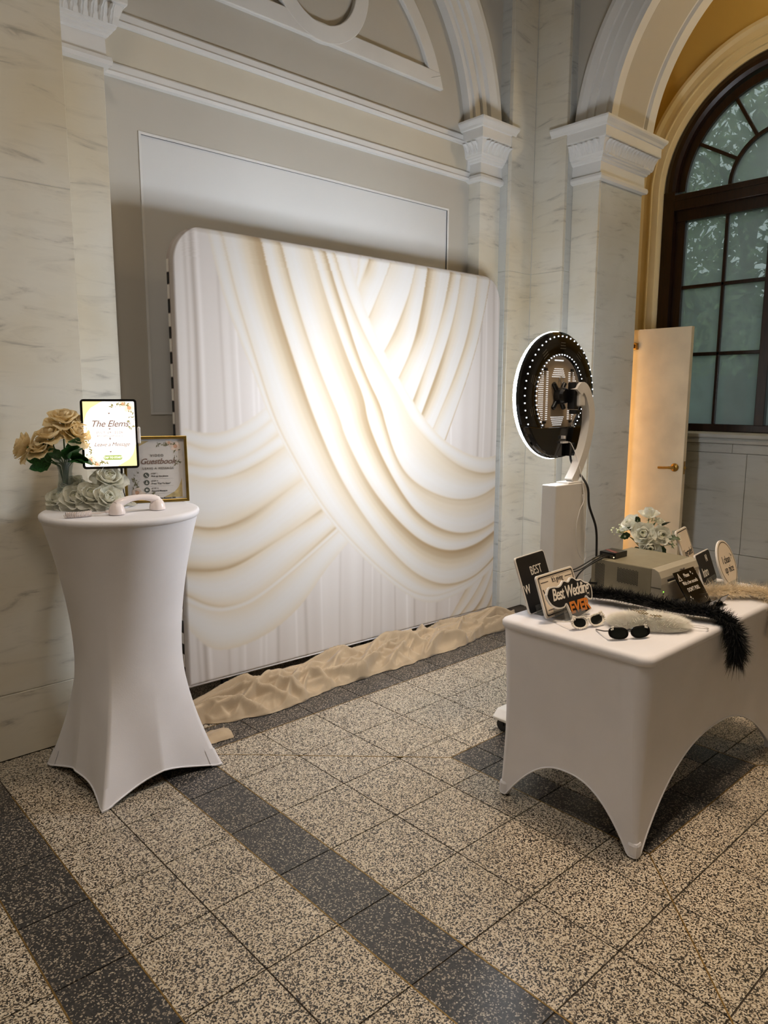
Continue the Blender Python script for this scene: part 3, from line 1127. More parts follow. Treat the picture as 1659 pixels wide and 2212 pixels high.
def paint_swag(img, curves, depths, kinds, box, ns=1700, nt=170):
    x0, x1, z0, z1 = box
    Hh, Ww, _ = img.shape
    Rr = [resample(c, ns) for c in curves]
    col = np.zeros((Hh, Ww, 3))
    cnt = np.zeros((Hh, Ww))
    s = np.linspace(0, 1, ns)[None]
    for i in range(len(Rr)-1):
        t = np.linspace(0, 1, nt)[:, None, None]
        P = Rr[i][None]*(1-t)+Rr[i+1][None]*t
        w = t[:, :, 0]*np.ones((1, ns))
        wob = .10*np.sin(s*6+i*2.1)+.06*np.sin(s*14+i)
        dd = depths[i]*(1+.35*np.sin(s*5+i*1.7))
        b = fold_tone(np.clip(w+wob*w*(1-w)*2, 0, 1), np.clip(dd, 0, 1), kinds[i])
        b = b-.05*depths[i]*np.sin(w*19+s*4+i)**2
        c = tone(b)
        ix = ((P[..., 0]-x0)/(x1-x0)*(Ww-1)).round().astype(int)
        iz = ((P[..., 1]-z0)/(z1-z0)*(Hh-1)).round().astype(int)
        ok = (ix >= 0) & (ix < Ww) & (iz >= 0) & (iz < Hh)
        flat = (iz[ok]*Ww+ix[ok])
        cnt += np.bincount(flat, minlength=Hh*Ww).reshape(Hh, Ww)
        for k in range(3):
            col[..., k] += np.bincount(flat, weights=c[..., k][ok], minlength=Hh*Ww).reshape(Hh, Ww)
    m = cnt > 0
    img[m] = col[m]/cnt[m][:, None]


SW_MAIN=[
 [(1.784,2.315),(1.817,2.180),(1.866,1.995),(1.940,1.825),(2.018,1.657),(2.087,1.481),(2.141,1.385),(2.236,1.218),(2.342,1.055),(2.453,0.906),(2.601,0.746),(2.758,0.601),(2.925,0.462),(3.066,0.359),(3.177,0.295),(3.291,0.258),(3.408,0.252),(3.570,0.272),(3.738,0.322),(3.868,0.382),(3.939,0.423)],
 [(1.853,2.316),(1.886,2.188),(1.926,2.029),(1.980,1.867),(2.037,1.698),(2.100,1.513),(2.160,1.373),(2.252,1.220),(2.359,1.058),(2.471,0.911),(2.620,0.753),(2.778,0.610),(2.943,0.476),(3.084,0.379),(3.191,0.327),(3.300,0.297),(3.417,0.293),(3.579,0.314),(3.748,0.357),(3.867,0.412),(3.938,0.453)],
 [(2.073,2.314),(2.111,2.156),(2.168,1.970),(2.241,1.778),(2.308,1.609),(2.379,1.445),(2.430,1.343),(2.501,1.203),(2.588,1.058),(2.703,0.904),(2.857,0.725),(3.011,0.576),(3.138,0.477),(3.269,0.404),(3.406,0.356),(3.547,0.343),(3.715,0.363),(3.844,0.423),(3.936,0.483)],
 [(2.189,2.310),(2.236,2.150),(2.306,1.949),(2.384,1.762),(2.469,1.589),(2.562,1.419),(2.583,1.349),(2.673,1.194),(2.767,1.056),(2.873,0.936),(3.010,0.808),(3.172,0.685),(3.323,0.611),(3.461,0.572),(3.603,0.566),(3.772,0.593),(3.929,0.661)],
 [(2.383,2.305),(2.431,2.170),(2.498,2.006),(2.573,1.847),(2.646,1.704),(2.737,1.545),(2.760,1.415),(2.840,1.257),(2.939,1.105),(3.043,0.971),(3.151,0.858),(3.301,0.759),(3.458,0.696),(3.621,0.666),(3.791,0.677),(3.927,0.720)],
 [(2.471,2.301),(2.539,2.128),(2.610,1.971),(2.684,1.796),(2.768,1.638),(2.864,1.497),(2.905,1.376),(2.973,1.214),(3.060,1.096),(3.185,1.010),(3.336,0.945),(3.492,0.902),(3.656,0.890),(3.804,0.912),(3.917,0.959)],
 [(2.534,2.301),(2.604,2.135),(2.677,1.998),(2.768,1.857),(2.879,1.716),(3.004,1.569),(3.109,1.408),(3.254,1.296),(3.407,1.192),(3.567,1.110),(3.713,1.069),(3.821,1.056),(3.913,1.064)],
 [(2.620,2.299),(2.685,2.154),(2.761,1.993),(2.855,1.850),(2.953,1.712),(3.090,1.557),(3.234,1.405),(3.386,1.288),(3.565,1.209),(3.710,1.166),(3.817,1.157),(3.909,1.167)],
]
SW_RIGHT=[
 [(2.701,2.298),(2.693,2.220),(2.670,2.130),(2.655,2.063)],
 [(2.777,2.298),(2.738,2.214),(2.693,2.121),(2.670,2.042)],
 [(2.942,2.299),(2.886,2.185),(2.807,2.042),(2.745,1.935)],
 [(3.142,2.303),(3.084,2.123),(2.968,1.902),(2.839,1.733)],
 [(3.238,2.304),(3.197,2.085),(3.122,1.839),(2.979,1.617)],
 [(3.439,2.305),(3.387,2.088),(3.282,1.821),(3.108,1.495)],
 [(3.534,2.303),(3.501,2.110),(3.393,1.826),(3.189,1.432)],
 [(3.693,2.305),(3.659,2.097),(3.549,1.780),(3.291,1.341)],
 [(3.812,2.302),(3.762,2.092),(3.659,1.771),(3.396,1.259)],
]
SW_LEFT=[
 [(1.634,1.389),(1.731,1.361),(1.843,1.368),(1.962,1.410),(2.113,1.507)],
 [(1.634,1.330),(1.750,1.286),(1.864,1.299),(1.997,1.352),(2.150,1.454)],
 [(1.632,1.223),(1.746,1.199),(1.873,1.213),(2.019,1.273),(2.200,1.378)],
 [(1.634,1.173),(1.755,1.144),(1.883,1.155),(2.055,1.218),(2.238,1.306)],
 [(1.623,0.934),(1.769,0.896),(1.923,0.920),(2.126,1.007),(2.371,1.154)],
 [(1.614,0.712),(1.749,0.681),(1.879,0.685),(2.068,0.760),(2.454,0.947)],
 [(1.608,0.583),(1.720,0.509),(1.836,0.479),(2.023,0.517),(2.541,0.825)],
 [(1.607,0.547),(1.730,0.478),(1.847,0.461),(2.035,0.495),(2.556,0.806)],
 [(1.602,0.433),(1.689,0.322),(1.763,0.275),(1.841,0.266),(1.952,0.272),(2.126,0.321),(2.311,0.439),(2.440,0.588),(2.632,0.742)],
]
SW_TAIL=[
 [(3.925,0.778),(3.797,0.503),(3.632,0.283),(3.475,0.111)],
 [(3.933,0.572),(3.825,0.352),(3.698,0.213),(3.553,0.107)],
 [(3.938,0.438),(3.861,0.272),(3.765,0.156),(3.659,0.100)],
 [(3.944,0.303),(3.909,0.189),(3.845,0.111),(3.779,0.091)],
 [(3.952,0.105),(3.947,0.098),(3.936,0.090),(3.925,0.083)],
]


def drape_print(Ww, Hh, box):
    x0, x1, z0, z1 = box
    X, Z = np.meshgrid(np.linspace(x0, x1, Ww), np.linspace(z0, z1, Hh))
    b = .62+.10*np.sin(X*31+.3*np.sin(Z*2))+.08*np.sin(X*57+1)+.06*np.sin(X*13)
    lo, hi = np.array([184, 175, 168.]), np.array([204, 198, 193.])
    img = lo+(hi-lo)*np.clip(b, 0, 1)[..., None]
    for x, wd, d in ((1.66, .008, -22), (1.73, .01, 16), (1.90, .012, -10), (2.02, .008, 10), (1.70, .012, -34), (2.72, .006, -16), (2.79, .005, 14), (2.86, .008, -14), (2.98, .006, -20),
                     (3.09, .006, 14), (3.16, .008, -22), (3.27, .005, 12), (3.36, .010, -14), (3.47, .006, 14), (2.56, .008, -14), (2.43, .005, 12), (2.31, .012, -22), (2.24, .006, 14),
                     (2.12, .010, -24), (2.05, .006, 12), (1.93, .006, 14), (1.84, .008, -16), (3.73, .010, -24), (3.78, .006, 16), (3.86, .012, -20), (3.90, .004, 16)):
        img += (d*np.exp(-((X-x-.01*np.sin(Z*3+x*9))/wd)**2))[..., None]*np.array([.9, 1, 1.1])
    paint_swag(img, SW_RIGHT, [.35, .7, .45, .55, .95, .75, .8, .55], [1, 2, 2, 2, 2, 2, 2, 2], box)
    paint_swag(img, SW_LEFT, [.3, .45, .4, .5, .75, .7, .5, .35], [1]*8, box)
    paint_swag(img, SW_TAIL, [.8, .8, .8, .6], [2]*4, box)
    paint_swag(img, SW_MAIN, [.30, .88, .90, .78, .82, .6, .3], [1, 0, 0, 0, 0, 0, 1], box)
    for ax in (0, 1):
        img = (np.roll(img, 1, ax)+2*img+np.roll(img, -1, ax))/4
    return np.clip(img, 0, 255)


BX0, BX1, BZ0, BZ1, BY = 1.60, 3.93, 0.115, 2.318, 3.17
NBX, NBZ = 500, 480
pr = drape_print(NBX, NBZ, (BX0, BX1, BZ0, BZ1))/255.0
pr = np.where(pr <= 0.04045, pr/12.92, ((pr+0.055)/1.055)**2.4)
BACK = thing('photo_backdrop', (BX0+1.165, BY, 0), 'wide stretched fabric backdrop printed with cream draped swags', 'backdrop')


def bd_half(z):
    """half-width of the rounded-top panel at height z"""
    r = 0.17
    hw = (BX1-BX0)/2
    if z > BZ1-r:
        d = (z-(BZ1-r))/r
        return hw-r+r*math.sqrt(max(0.0, 1-d*d))
    return hw


us = np.linspace(-1, 1, NBX)
vsz = np.linspace(0, 1, NBZ)
verts = np.zeros((NBZ, NBX, 3))
cols = np.ones((NBZ, NBX, 4))
hwfull = (BX1-BX0)/2
for j in range(NBZ):
    z = BZ0+(BZ1-BZ0)*vsz[j]
    h = bd_half(z)
    x = us*h
    verts[j, :, 0] = x
    edge = np.clip(1-np.abs(us), 0, 0.012)/0.012
    edgez = min(1, (1-vsz[j])/0.012, vsz[j]/0.008+0.2)
    verts[j, :, 1] = 0.02*(1-np.sqrt(np.clip(np.minimum(edge, max(0, edgez)), 0, 1)))
    # bottom hem runs slightly downhill to the right
    verts[j, :, 2] = z+(1-vsz[j])*(-0.024*us)
    ii = np.clip(((x+hwfull)/(2*hwfull)*(NBX-1)).round().astype(int), 0, NBX-1)
    cols[j, :, :3] = pr[j, ii]
idx = np.arange(NBX*NBZ).reshape(NBZ, NBX)
quads = np.stack([idx[:-1, :-1], idx[:-1, 1:], idx[1:, 1:], idx[1:, :-1]], -1).reshape(-1, 4)
me = bpy.data.meshes.new('printed_fabric')
me.vertices.add(NBX*NBZ)
me.vertices.foreach_set('co', verts.reshape(-1))
me.loops.add(quads.size)
me.loops.foreach_set('vertex_index', quads.reshape(-1).astype(np.int32))
me.polygons.add(len(quads))
me.polygons.foreach_set('loop_start', np.arange(0, quads.size, 4, dtype=np.int32))
me.update(calc_edges=True)
at = me.color_attributes.new('print', 'FLOAT_COLOR', 'POINT')
at.data.foreach_set('color', cols.reshape(-1))
me.polygons.foreach_set('use_smooth', [True]*len(quads))
k = NT('printed_fabric')
an = k.n('Attribute')
an.attribute_name = 'print'
k.l(an.outputs['Color'], k.b.inputs['Base Color'])
k.b.inputs['Roughness'].default_value = 0.8
k.b.inputs['Specular IOR Level'].default_value = 0.2
wv = k.n('TexNoise')
wv.inputs['Scale'].default_value = 260
tcn = k.n('TexCoord')
k.l(tcn.outputs['Object'], wv.inputs['Vector'])
bpn = k.n('Bump')
bpn.inputs['Strength'].default_value = 0.05
bpn.inputs['Distance'].default_value = 0.002
k.l(wv.outputs['Fac'], bpn.inputs['Height'])
k.l(bpn.outputs['Normal'], k.b.inputs['Normal'])
me.materials.append(k.m)
put(me, 'printed_fabric', BACK)
# edge cover and tube frame behind the print


def rim_pts(off, n=10):
    pts = [(-hwfull+off, BZ0+0.03)]
    r = 0.17-off
    for i in range(n+1):
        a = PI-PI/2*i/n
        pts.append((-hwfull+off+r+r*math.cos(a), BZ1-off-r+r*math.sin(a)))
    for i in range(n+1):
        a = PI/2-PI/2*i/n
        pts.append((hwfull-off-r+r*math.cos(a), BZ1-off-r+r*math.sin(a)))
    pts.append((hwfull-off, BZ0-0.015))
    return pts


eb = MB()
rp_ = rim_pts(0.001)
vs = [(x, 0.018, z) for x, z in rp_]+[(x, 0.052, z) for x, z in rp_]
eb.add(vs, [(i, i+1, len(rp_)+i+1, len(rp_)+i) for i in range(len(rp_)-1)])
eb.obj('side_gusset', plain('gusset_fabric', (186, 174, 168), 0.8), BACK, smooth=True, angle=40)
tb = MB().tube([(x, 0.034, z) for x, z in rim_pts(0.02)], 0.014, 8)
tb.tube([(-hwfull+0.02, 0.034, BZ0+0.035), (hwfull-0.02, 0.034, BZ0-0.01)], 0.014, 8)
tb.obj('tube_frame', 'steel', BACK, smooth=True)
dk = MB()
wk = MB()
zz = 0.18
flip = 0
while zz < BZ1-0.2:
    hgt = random.choice((0.05, 0.055, 0.06))
    (dk if flip % 2 == 0 else wk).box(-hwfull-0.0012, 0.030, zz, -hwfull+0.004, 0.048, zz+hgt)
    zz += hgt+0.004
    flip += 1
dk.obj('edge_tabs', 'print_black', BACK)
wk.obj('edge_tabs', 'sign_edge', BACK)
MB().box(-hwfull+0.01, 0.056, BZ0+0.03, hwfull-0.01, 0.058, BZ1-0.17).obj('back_lining', 'print_white', BACK)
for x in (-0.95, 0.0, 0.95):
    ft = MB().box(x-0.02, -0.12, 0.0, x+0.02, 0.16, 0.008)
    ft.box(x-0.014, 0.02, 0.008, x+0.014, 0.048, BZ0+0.02-0.02*x)
    ft.obj('foot', 'rubber', BACK)
hm = MB().tube([(-hwfull+0.004, 0.012, BZ0+0.025), (hwfull-0.004, 0.012, BZ0-0.023)], 0.007, 8)
hm.obj('bottom_hem', 'plastic_white', BACK, smooth=True)

# tan cloth bunched up along the foot of the backdrop
CLOTH = thing('bunched_cloth', (2.72, 3.0, 0), 'long tan cloth crumpled on the floor under the backdrop', 'cloth')


CLOTH_FRONT = [(1.40, 3.00), (1.605, 3.03), (1.69, 2.975), (1.96, 2.915), (2.154, 2.94), (2.38, 2.97), (2.61, 2.962), (2.82, 2.948), (3.066, 2.955), (3.395, 2.95), (3.627, 3.01), (3.78, 2.97), (4.1, 2.99)]


def sstep(t):
    t = max(0.0, min(1.0, t))
    return t*t*(3-2*t)


_cr = random.Random(17)
RIDGES = []
for i in range(80):
    RIDGES.append((1.45+2.55*_cr.random(), 2.955+0.21*_cr.random(), R(_cr.choice((-1, 1))*_cr.uniform(4, 42)), _cr.uniform(0.07, 0.26), _cr.uniform(0.008, 0.022), _cr.uniform(0.030, 0.085), _cr.uniform(0.25, 0.8)))


def cloth_h(x, y):
    h = 0.0
    for cx, cy, a, L, w, hh, asym in RIDGES:
        dx, dy = x-cx, y-cy
        if abs(dx) > 0.55:
            continue
        p = dx*math.cos(a)+dy*math.sin(a)
        q = -dx*math.sin(a)+dy*math.cos(a)
        q += 0.25*p*p/L
        ww = w*(1.0 if q < 0 else 1.0+2.2*asym)
        v = hh*math.exp(-(p/L)**2-abs(q/ww)**1.5)
        h = max(h, v)+0.25*min(h, v)
    return h


def cloth_fn(u, v):
    x = 1.44+u*2.58
    yf = float(np.interp(x, [p[0] for p in CLOTH_FRONT], [p[1] for p in CLOTH_FRONT]))-0.012
    yf += 0.018*mnoise.noise(Vector((u*34, 5.2, 0.3)))
    y = yf+(3.225-yf)*v
    big = mnoise.noise(Vector((u*7.5, 1.7, 4)))
    env = sstep(v/0.42)*(1-0.5*sstep((v-0.70)/0.30))
    h = env*(0.036+0.034*big)+sstep(v/0.05)*(0.012+cloth_h(x, y)*(1-0.5*sstep((v-0.8)/0.2)))
    h += 0.05*sstep((u-0.95)/0.05)*v
    y -= 0.35*max(0.0, h-0.04)*math.sin(PI*min(1, v*1.3))
    return (x-2.72, y-3.0, max(0.002, h))


cb = MB().grid(cloth_fn, 440, 64)
cl = cb.obj('cloth', 'tan', CLOTH, smooth=True)
so = cl.modifiers.new('solid', 'SOLIDIFY')
so.thickness = 0.0015
so.offset = 1
# folded hem end lying on the floor by the tall table
hf = MB().grid(lambda u, v: (-1.30+u*0.21+0.02*v, -0.175+0.125*v-0.02*u, 0.004+0.030*math.sin(PI*min(1, v*1.25))**0.6*(0.7+0.3*math.cos(u*8))+0.004*mnoise.noise(Vector((u*8, v*6, 0)))), 28, 18)
hf.obj('folded_hem', 'tan', CLOTH, smooth=True)

# ------------------------------------------------------------------ tall cocktail table
CTX, CTY, CTZ, CTR = 1.187, 2.87, 1.10, 0.305
CT = thing('cocktail_table', (CTX, CTY, 0), 'tall round table in white stretch cover by the left pier', 'table')
FA = R(-42)
FR = 0.372


def ct_r(th, h):
    d = (th-FA+PI/4) % (PI/2)-PI/4          # 0 at a foot
    e = abs(d)/(PI/4)                         # 0 foot, 1 mid-side
    rb = FR*(math.cos(PI/4)/math.cos(PI/4-abs(d)))*(1-0.10*math.sin(PI*e)**1.0)
    rb = rb if e > 0.02 else FR
    rw = 0.200+0.020*(1-e)**1.6
    if h > 0.46:
        t = (h-0.46)/0.54
        rr_ = rw*(1-t)+0.205*t
        return rr_+(CTR-rr_)*t**1.7
    t = (0.46-h)/0.46
    return rw+(rb-rw)*t**1.65


def ct_zb(th):
    d = (th-FA+PI/4) % (PI/2)-PI/4
    e = abs(d)/(PI/4)
    return 0.004+0.062*min(1, max(0, (e-0.06)/0.94))**0.8*1.0


NTH = 160


def ct_fn(u, v):
    th = 2*PI*u+FA
    zb = ct_zb(th)
    z = zb+(1.072-zb)*v
    r = ct_r(th, z/CTZ)
    # slack crease falling from the waist to the front foot
    return (r*math.cos(th), r*math.sin(th), z)


cv = MB().grid(ct_fn, NTH, 70, cu=True)
cv.obj('stretch_cover', 'spandex', CT, smooth=True)
tp = MB().lathe([(CTR-0.0075, 1.070), (CTR-0.002, 1.078), (CTR, 1.088), (CTR-0.002, 1.095), (CTR-0.008, 1.0995), (CTR-0.02, 1.10)], 96)
tp.obj('covered_top', 'spandex', CT, smooth=True, angle=60)
for kf in range(4):
    a = FA+kf*PI/2
    rr = FR+0.002

    def pk(u, v, a=a):
        s = (u*2-1)
        z = 0.003+0.075*v
        th = a+s*0.085
        r = ct_r(th, z/CTZ)+0.0035
        return (r*math.cos(th), r*math.sin(th), max(z, ct_zb(th)))
    MB().grid(pk, 8, 6).obj('foot_pocket', 'spandex', CT, smooth=True)
pol = MB().lathe([(0.03, 0.02), (0.03, 1.06)], 16)
for kf in range(4):
    a = FA+kf*PI/2
    pol.tube([(0, 0, 0.03), ((FR-0.03)*math.cos(a), (FR-0.03)*math.sin(a), 0.012)], 0.012, 8)
pol.obj('pedestal', 'black', CT)
hem = MB().tube([(ct_r(2*PI*i/NTH+FA, ct_zb(2*PI*i/NTH+FA)/CTZ)*math.cos(2*PI*i/NTH+FA), ct_r(2*PI*i/NTH+FA, ct_zb(2*PI*i/NTH+FA)/CTZ)*math.sin(2*PI*i/NTH+FA), ct_zb(2*PI*i/NTH+FA)+0.004) for i in range(NTH+1)], 0.0035, 6, cap=False)
hem.obj('hem', 'spandex', CT, smooth=True)

# ------------------------------------------------------------------ flowers


def petal_mesh(mat, w, l, cup, curl, ruffle=0.0, seed=0):
    def fn(u, v):
        s = u*2-1
        hw = w*(0.28+0.72*math.sin(PI/2*min(1, v/0.55))) if v < 0.55 else w*math.sqrt(max(0.0, 1-((v-0.55)/0.49)**2))
        rf = ruffle*mnoise.noise(Vector((s*2.2, v*3, seed)))*v
        return (s*hw*math.cos(s*cup*0.9), -cup*hw*s*s*-1*-1 + l*(0.12*math.sin(PI*v)+curl*v**3)+rf, l*v*(1-0.12*curl*v)-0.05*l*s*s*v)
    return MB().grid(fn, 6, 6).mesh('petal', mat, True)


PET = {}
for nm, mt in (('white', 'rose_white'), ('green', 'rose_green'), ('peach', 'peach')):
    PET[nm] = [petal_mesh(mt, 0.50, 0.95, 0.60, -0.06, 0.04, 1), petal_mesh(mt, 0.60, 1.0, 0.42, 0.16, 0.07, 2), petal_mesh(mt, 0.66, 1.0, 0.25, 0.36, 0.13, 3)]


def axis_matrix(loc, d):
    d = Vector(d).normalized()
    return Matrix.Translation(loc) @ Vector((0, 0, 1)).rotation_difference(d).to_matrix().to_4x4()


def bloom(parent, M, size, kind, rng, layers=((0, 3, 2, 0.62), (0, 4, 10, 0.72), (0, 5, 19, 0.80), (1, 6, 32, 0.90), (1, 6, 48, 0.98), (2, 6, 68, 1.0))):
    az = rng.uniform(0, 6)
    for li, (vi, cnt, tilt, sc) in enumerate(layers):
        for i in range(cnt):
            az += 2*PI/cnt+rng.uniform(-0.15, 0.15)
            tt = R(tilt+rng.uniform(-7, 7))
            s = size*sc*rng.uniform(0.92, 1.08)
            kd = 'green' if (kind == 'white' and li == 0) else kind
            P = M @ Matrix.Rotation(az, 4, 'Z') @ Matrix.Translation((0, size*0.045*(li+0.3), size*0.04*(5-li))) @ Matrix.Rotation(-tt, 4, 'X') @ Matrix.Scale(s, 4)
            put(PET[kd][vi], 'petal', parent, P)
        az += 0.5


def leaf_mesh(mat, lobes=0):
    def fn(u, v):
        s = u*2-1
        w = 0.36*math.sin(PI*min(1, 0.04+0.96*v))**0.8*(1-0.35*v)*(1+0.12*lobes*math.cos(v*PI*7))
        return (s*w, 0.10*math.sin(PI*v)-0.10*abs(s)*w*2-0.22*v*v, v)
    return MB().grid(fn, 6, 10).mesh('leaf', mat, True)


LEAFM = [leaf_mesh('leaf', 1), leaf_mesh('leaf_dark', 1)]


def leaf_at(parent, loc, d, size, roll, which=0):
    M = axis_matrix(loc, d) @ Matrix.Rotation(roll, 4, 'Z') @ Matrix.Scale(size, 4)
    put(LEAFM[which], 'leaf', parent, M)


# glass vase at the back of the tall table
VX, VY = 1.035, 3.035
vase = thing('glass_vase', (VX, VY, CTZ), 'clear flared glass vase holding the peach flowers', 'vase')
MB().lathe([(0.030, 0.0), (0.036, 0.004), (0.040, 0.03), (0.036, 0.07), (0.027, 0.12), (0.026, 0.15), (0.033, 0.185), (0.043, 0.205), (0.0405, 0.205), (0.031, 0.184), (0.024, 0.15), (0.025, 0.12), (0.033, 0.07), (0.037, 0.03), (0.032, 0.010), (0.001, 0.008)], 32, cap=False).obj('glass_body', 'glass', vase, smooth=True)
rng = random.Random(11)
# right and towards-camera directions seen from the camera, used to spread the heads
RT = Vector((0.74, -0.67, 0))
TC = Vector((-0.36, -0.93, 0))
UP = Vector((0, 0, 1))
vb = Vector((VX, VY, CTZ))
peach_specs = [
    ('full peach flower drooping at the far left of the vase', -0.135, 0.245, 0.03, (-0.75, 0.35), 0.062),
    ('pale cream flower topmost in the vase bouquet', 0.005, 0.345, 0.0, (0.05, 0.9), 0.060),
    ('peach flower seen from behind at the bouquet middle', -0.045, 0.285, 0.055, (-0.2, 0.75), 0.052),
    ('peach flower tucked behind the tablet edge', 0.045, 0.295, 0.0, (0.45, 0.55), 0.056),
    ('small peach flower low between vase and left bloom', -0.085, 0.235, 0.065, (-0.25, 0.55), 0.046),
    ('cream flower half hidden at the back of the vase bouquet', 0.075, 0.33, -0.05, (0.4, 0.8), 0.046),
]
for lab, a, h, t, (da, dh), sz in peach_specs:
    p = vb+RT*a+UP*h+TC*t
    fl = thing('flower', tuple(p), lab, 'flower', group='flowers in the glass vase')
    d = RT*da+UP*dh+TC*0.35
    bloom(fl, axis_matrix((0, 0, 0), d), sz, 'peach', rng)
    q = vb+Vector((rng.uniform(-0.012, 0.012), rng.uniform(-0.012, 0.012), 0.02))-p
    dn = -Vector(d).normalized()
    MB().tube(smooth_path([(0, 0, 0), tuple(dn*0.05), tuple((vb+UP*0.17-p)*0.9+dn*0.01), tuple(q)]), 0.0028, 6).obj('stem', 'stem', fl, smooth=True)
    MB().lathe([(0.003, -0.01), (0.011, 0.0), (0.014, 0.008), (0.010, 0.012)], 8, M=axis_matrix((0, 0, 0), d)).obj('sepal', 'leaf', fl)
sprays = [('leafy green sprig spreading left from the vase', [(-0.05, 0.20, -0.9, 0.05, 0.095), (-0.03, 0.215, -0.6, 0.45, 0.09), (-0.055, 0.19, -0.75, -0.25, 0.085), (-0.02, 0.20, -0.25, 0.5, 0.08), (-0.07, 0.215, -0.8, 0.3, 0.08)]),
          ('leafy green sprig spreading right from the vase', [(0.02, 0.205, 0.55, 0.65, 0.10), (0.03, 0.20, 0.9, 0.25, 0.10), (0.045, 0.205, 0.75, -0.05, 0.09), (0.01, 0.20, 0.15, 0.7, 0.09), (0.03, 0.23, 0.35, 0.9, 0.09), (0.02, 0.195, 0.5, 0.1, 0.08)])]
for lab, ls in sprays:
    lf = thing('leaf_sprig', tuple(vb+UP*0.06), lab, 'leaves', group='flowers in the glass vase')
    for (a, h, da, dh, sz) in ls:
        o = RT*a+UP*(h-0.06)+TC*0.03
        leaf_at(lf, o, RT*da+UP*dh+TC*0.45, sz, rng.uniform(-0.5, 0.5), 0)
        MB().tube([(0.0, 0.0, 0.0), tuple((RT*a*0.35+UP*0.11)), tuple(o)], 0.002, 5).obj('stem', 'stem', lf)

# loose white roses on the tall table
rose_specs = [
    ('white rose at the left rim of tall table', -0.148, 0.015, 0.030, (-0.35, 0.65, 0.55), 0.052),
    ('open white rose in front of the vase beside coiled cord', -0.082, 0.035, 0.036, (-0.05, 0.6, 0.8), 0.060),
    ('white rose leaning on the vase foot', -0.095, -0.035, 0.075, (-0.2, 0.9, 0.4), 0.055),
    ('white rose in the middle of the loose roses', -0.022, 0.03, 0.045, (0.1, 0.75, 0.7), 0.060),
    ('white rose behind the middle loose rose', 0.02, -0.02, 0.065, (-0.1, 0.9, 0.45), 0.046),
    ('white rose nearest the telephone mouthpiece', 0.040, 0.03, 0.036, (0.3, 0.6, 0.8), 0.058),
    ('tall white rose standing under the tablet', 0.052, -0.03, 0.105, (0.15, 0.8, 0.6), 0.062),
]
RC = Vector((1.125, 2.955, CTZ))
for lab, a, t, h, (da, dh, dt), sz in rose_specs:
    p = RC+RT*a+TC*t+UP*h
    rs = thing('white_rose', tuple(p), lab, 'rose', group='loose white roses on the tall table')
    d = RT*da+UP*dh+TC*dt
    bloom(rs, axis_matrix((0, 0, 0), d), sz, 'white', rng)
    foot = Vector((p.x, p.y, CTZ+0.004))-p
    dn = -Vector(d).normalized()
    bk = dn*0.02
    MB().tube([(0, 0, 0), tuple(bk), (bk.x*1.5, bk.y*1.5, foot.z)], 0.004, 6).obj('stem', 'stem', rs)
sp_ = thing('fallen_petal', (1.262, 2.895, CTZ), 'single white petal lying between phone ends', 'petal')
put(PET['white'][1], 'petal_blade', sp_, Matrix.Translation((0, 0, 0.006)) @ Matrix.Rotation(R(40), 4, 'Z') @ Matrix.Rotation(R(-78), 4, 'X') @ Matrix.Scale(0.045, 4))

# ------------------------------------------------------------------ tablet on its stand
TAB = thing('tablet', (1.182, 2.931, 1.26), 'black tablet with lit floral message screen above the roses', 'tablet', rz=R(-24))
TL = Matrix.Rotation(R(-9), 4, 'X')


def trow(mb, name, mat, parent, y=0.0, **kw):
    return mb.obj(name, mat, parent, M=TL @ Matrix.Translation((0, y, 0)), **kw)


TW, TH = 0.215, 0.281
body = trow(MB().prism(rrect(TW, TH, 0.013, 5, 0, TH/2), 0.0, 0.007), 'body', 'gloss_black', TAB)
scr = trow(MB().prism(rrect(TW-0.019, TH-0.019, 0.005, 4, 0, TH/2), -0.0004, 0.0002), 'screen', 'screen', TAB)
SW2, SH2 = TW-0.019, TH-0.019
S0 = TH/2


def scr_poly(pts, mat, y=-0.0008, name='screen_art'):
    trow(MB().prism(pts, y, y+0.0003), name, mat, scr)


scr.matrix_local = TL


def tscr(mb, name, mat):
    return mb.obj(name, mat, scr)


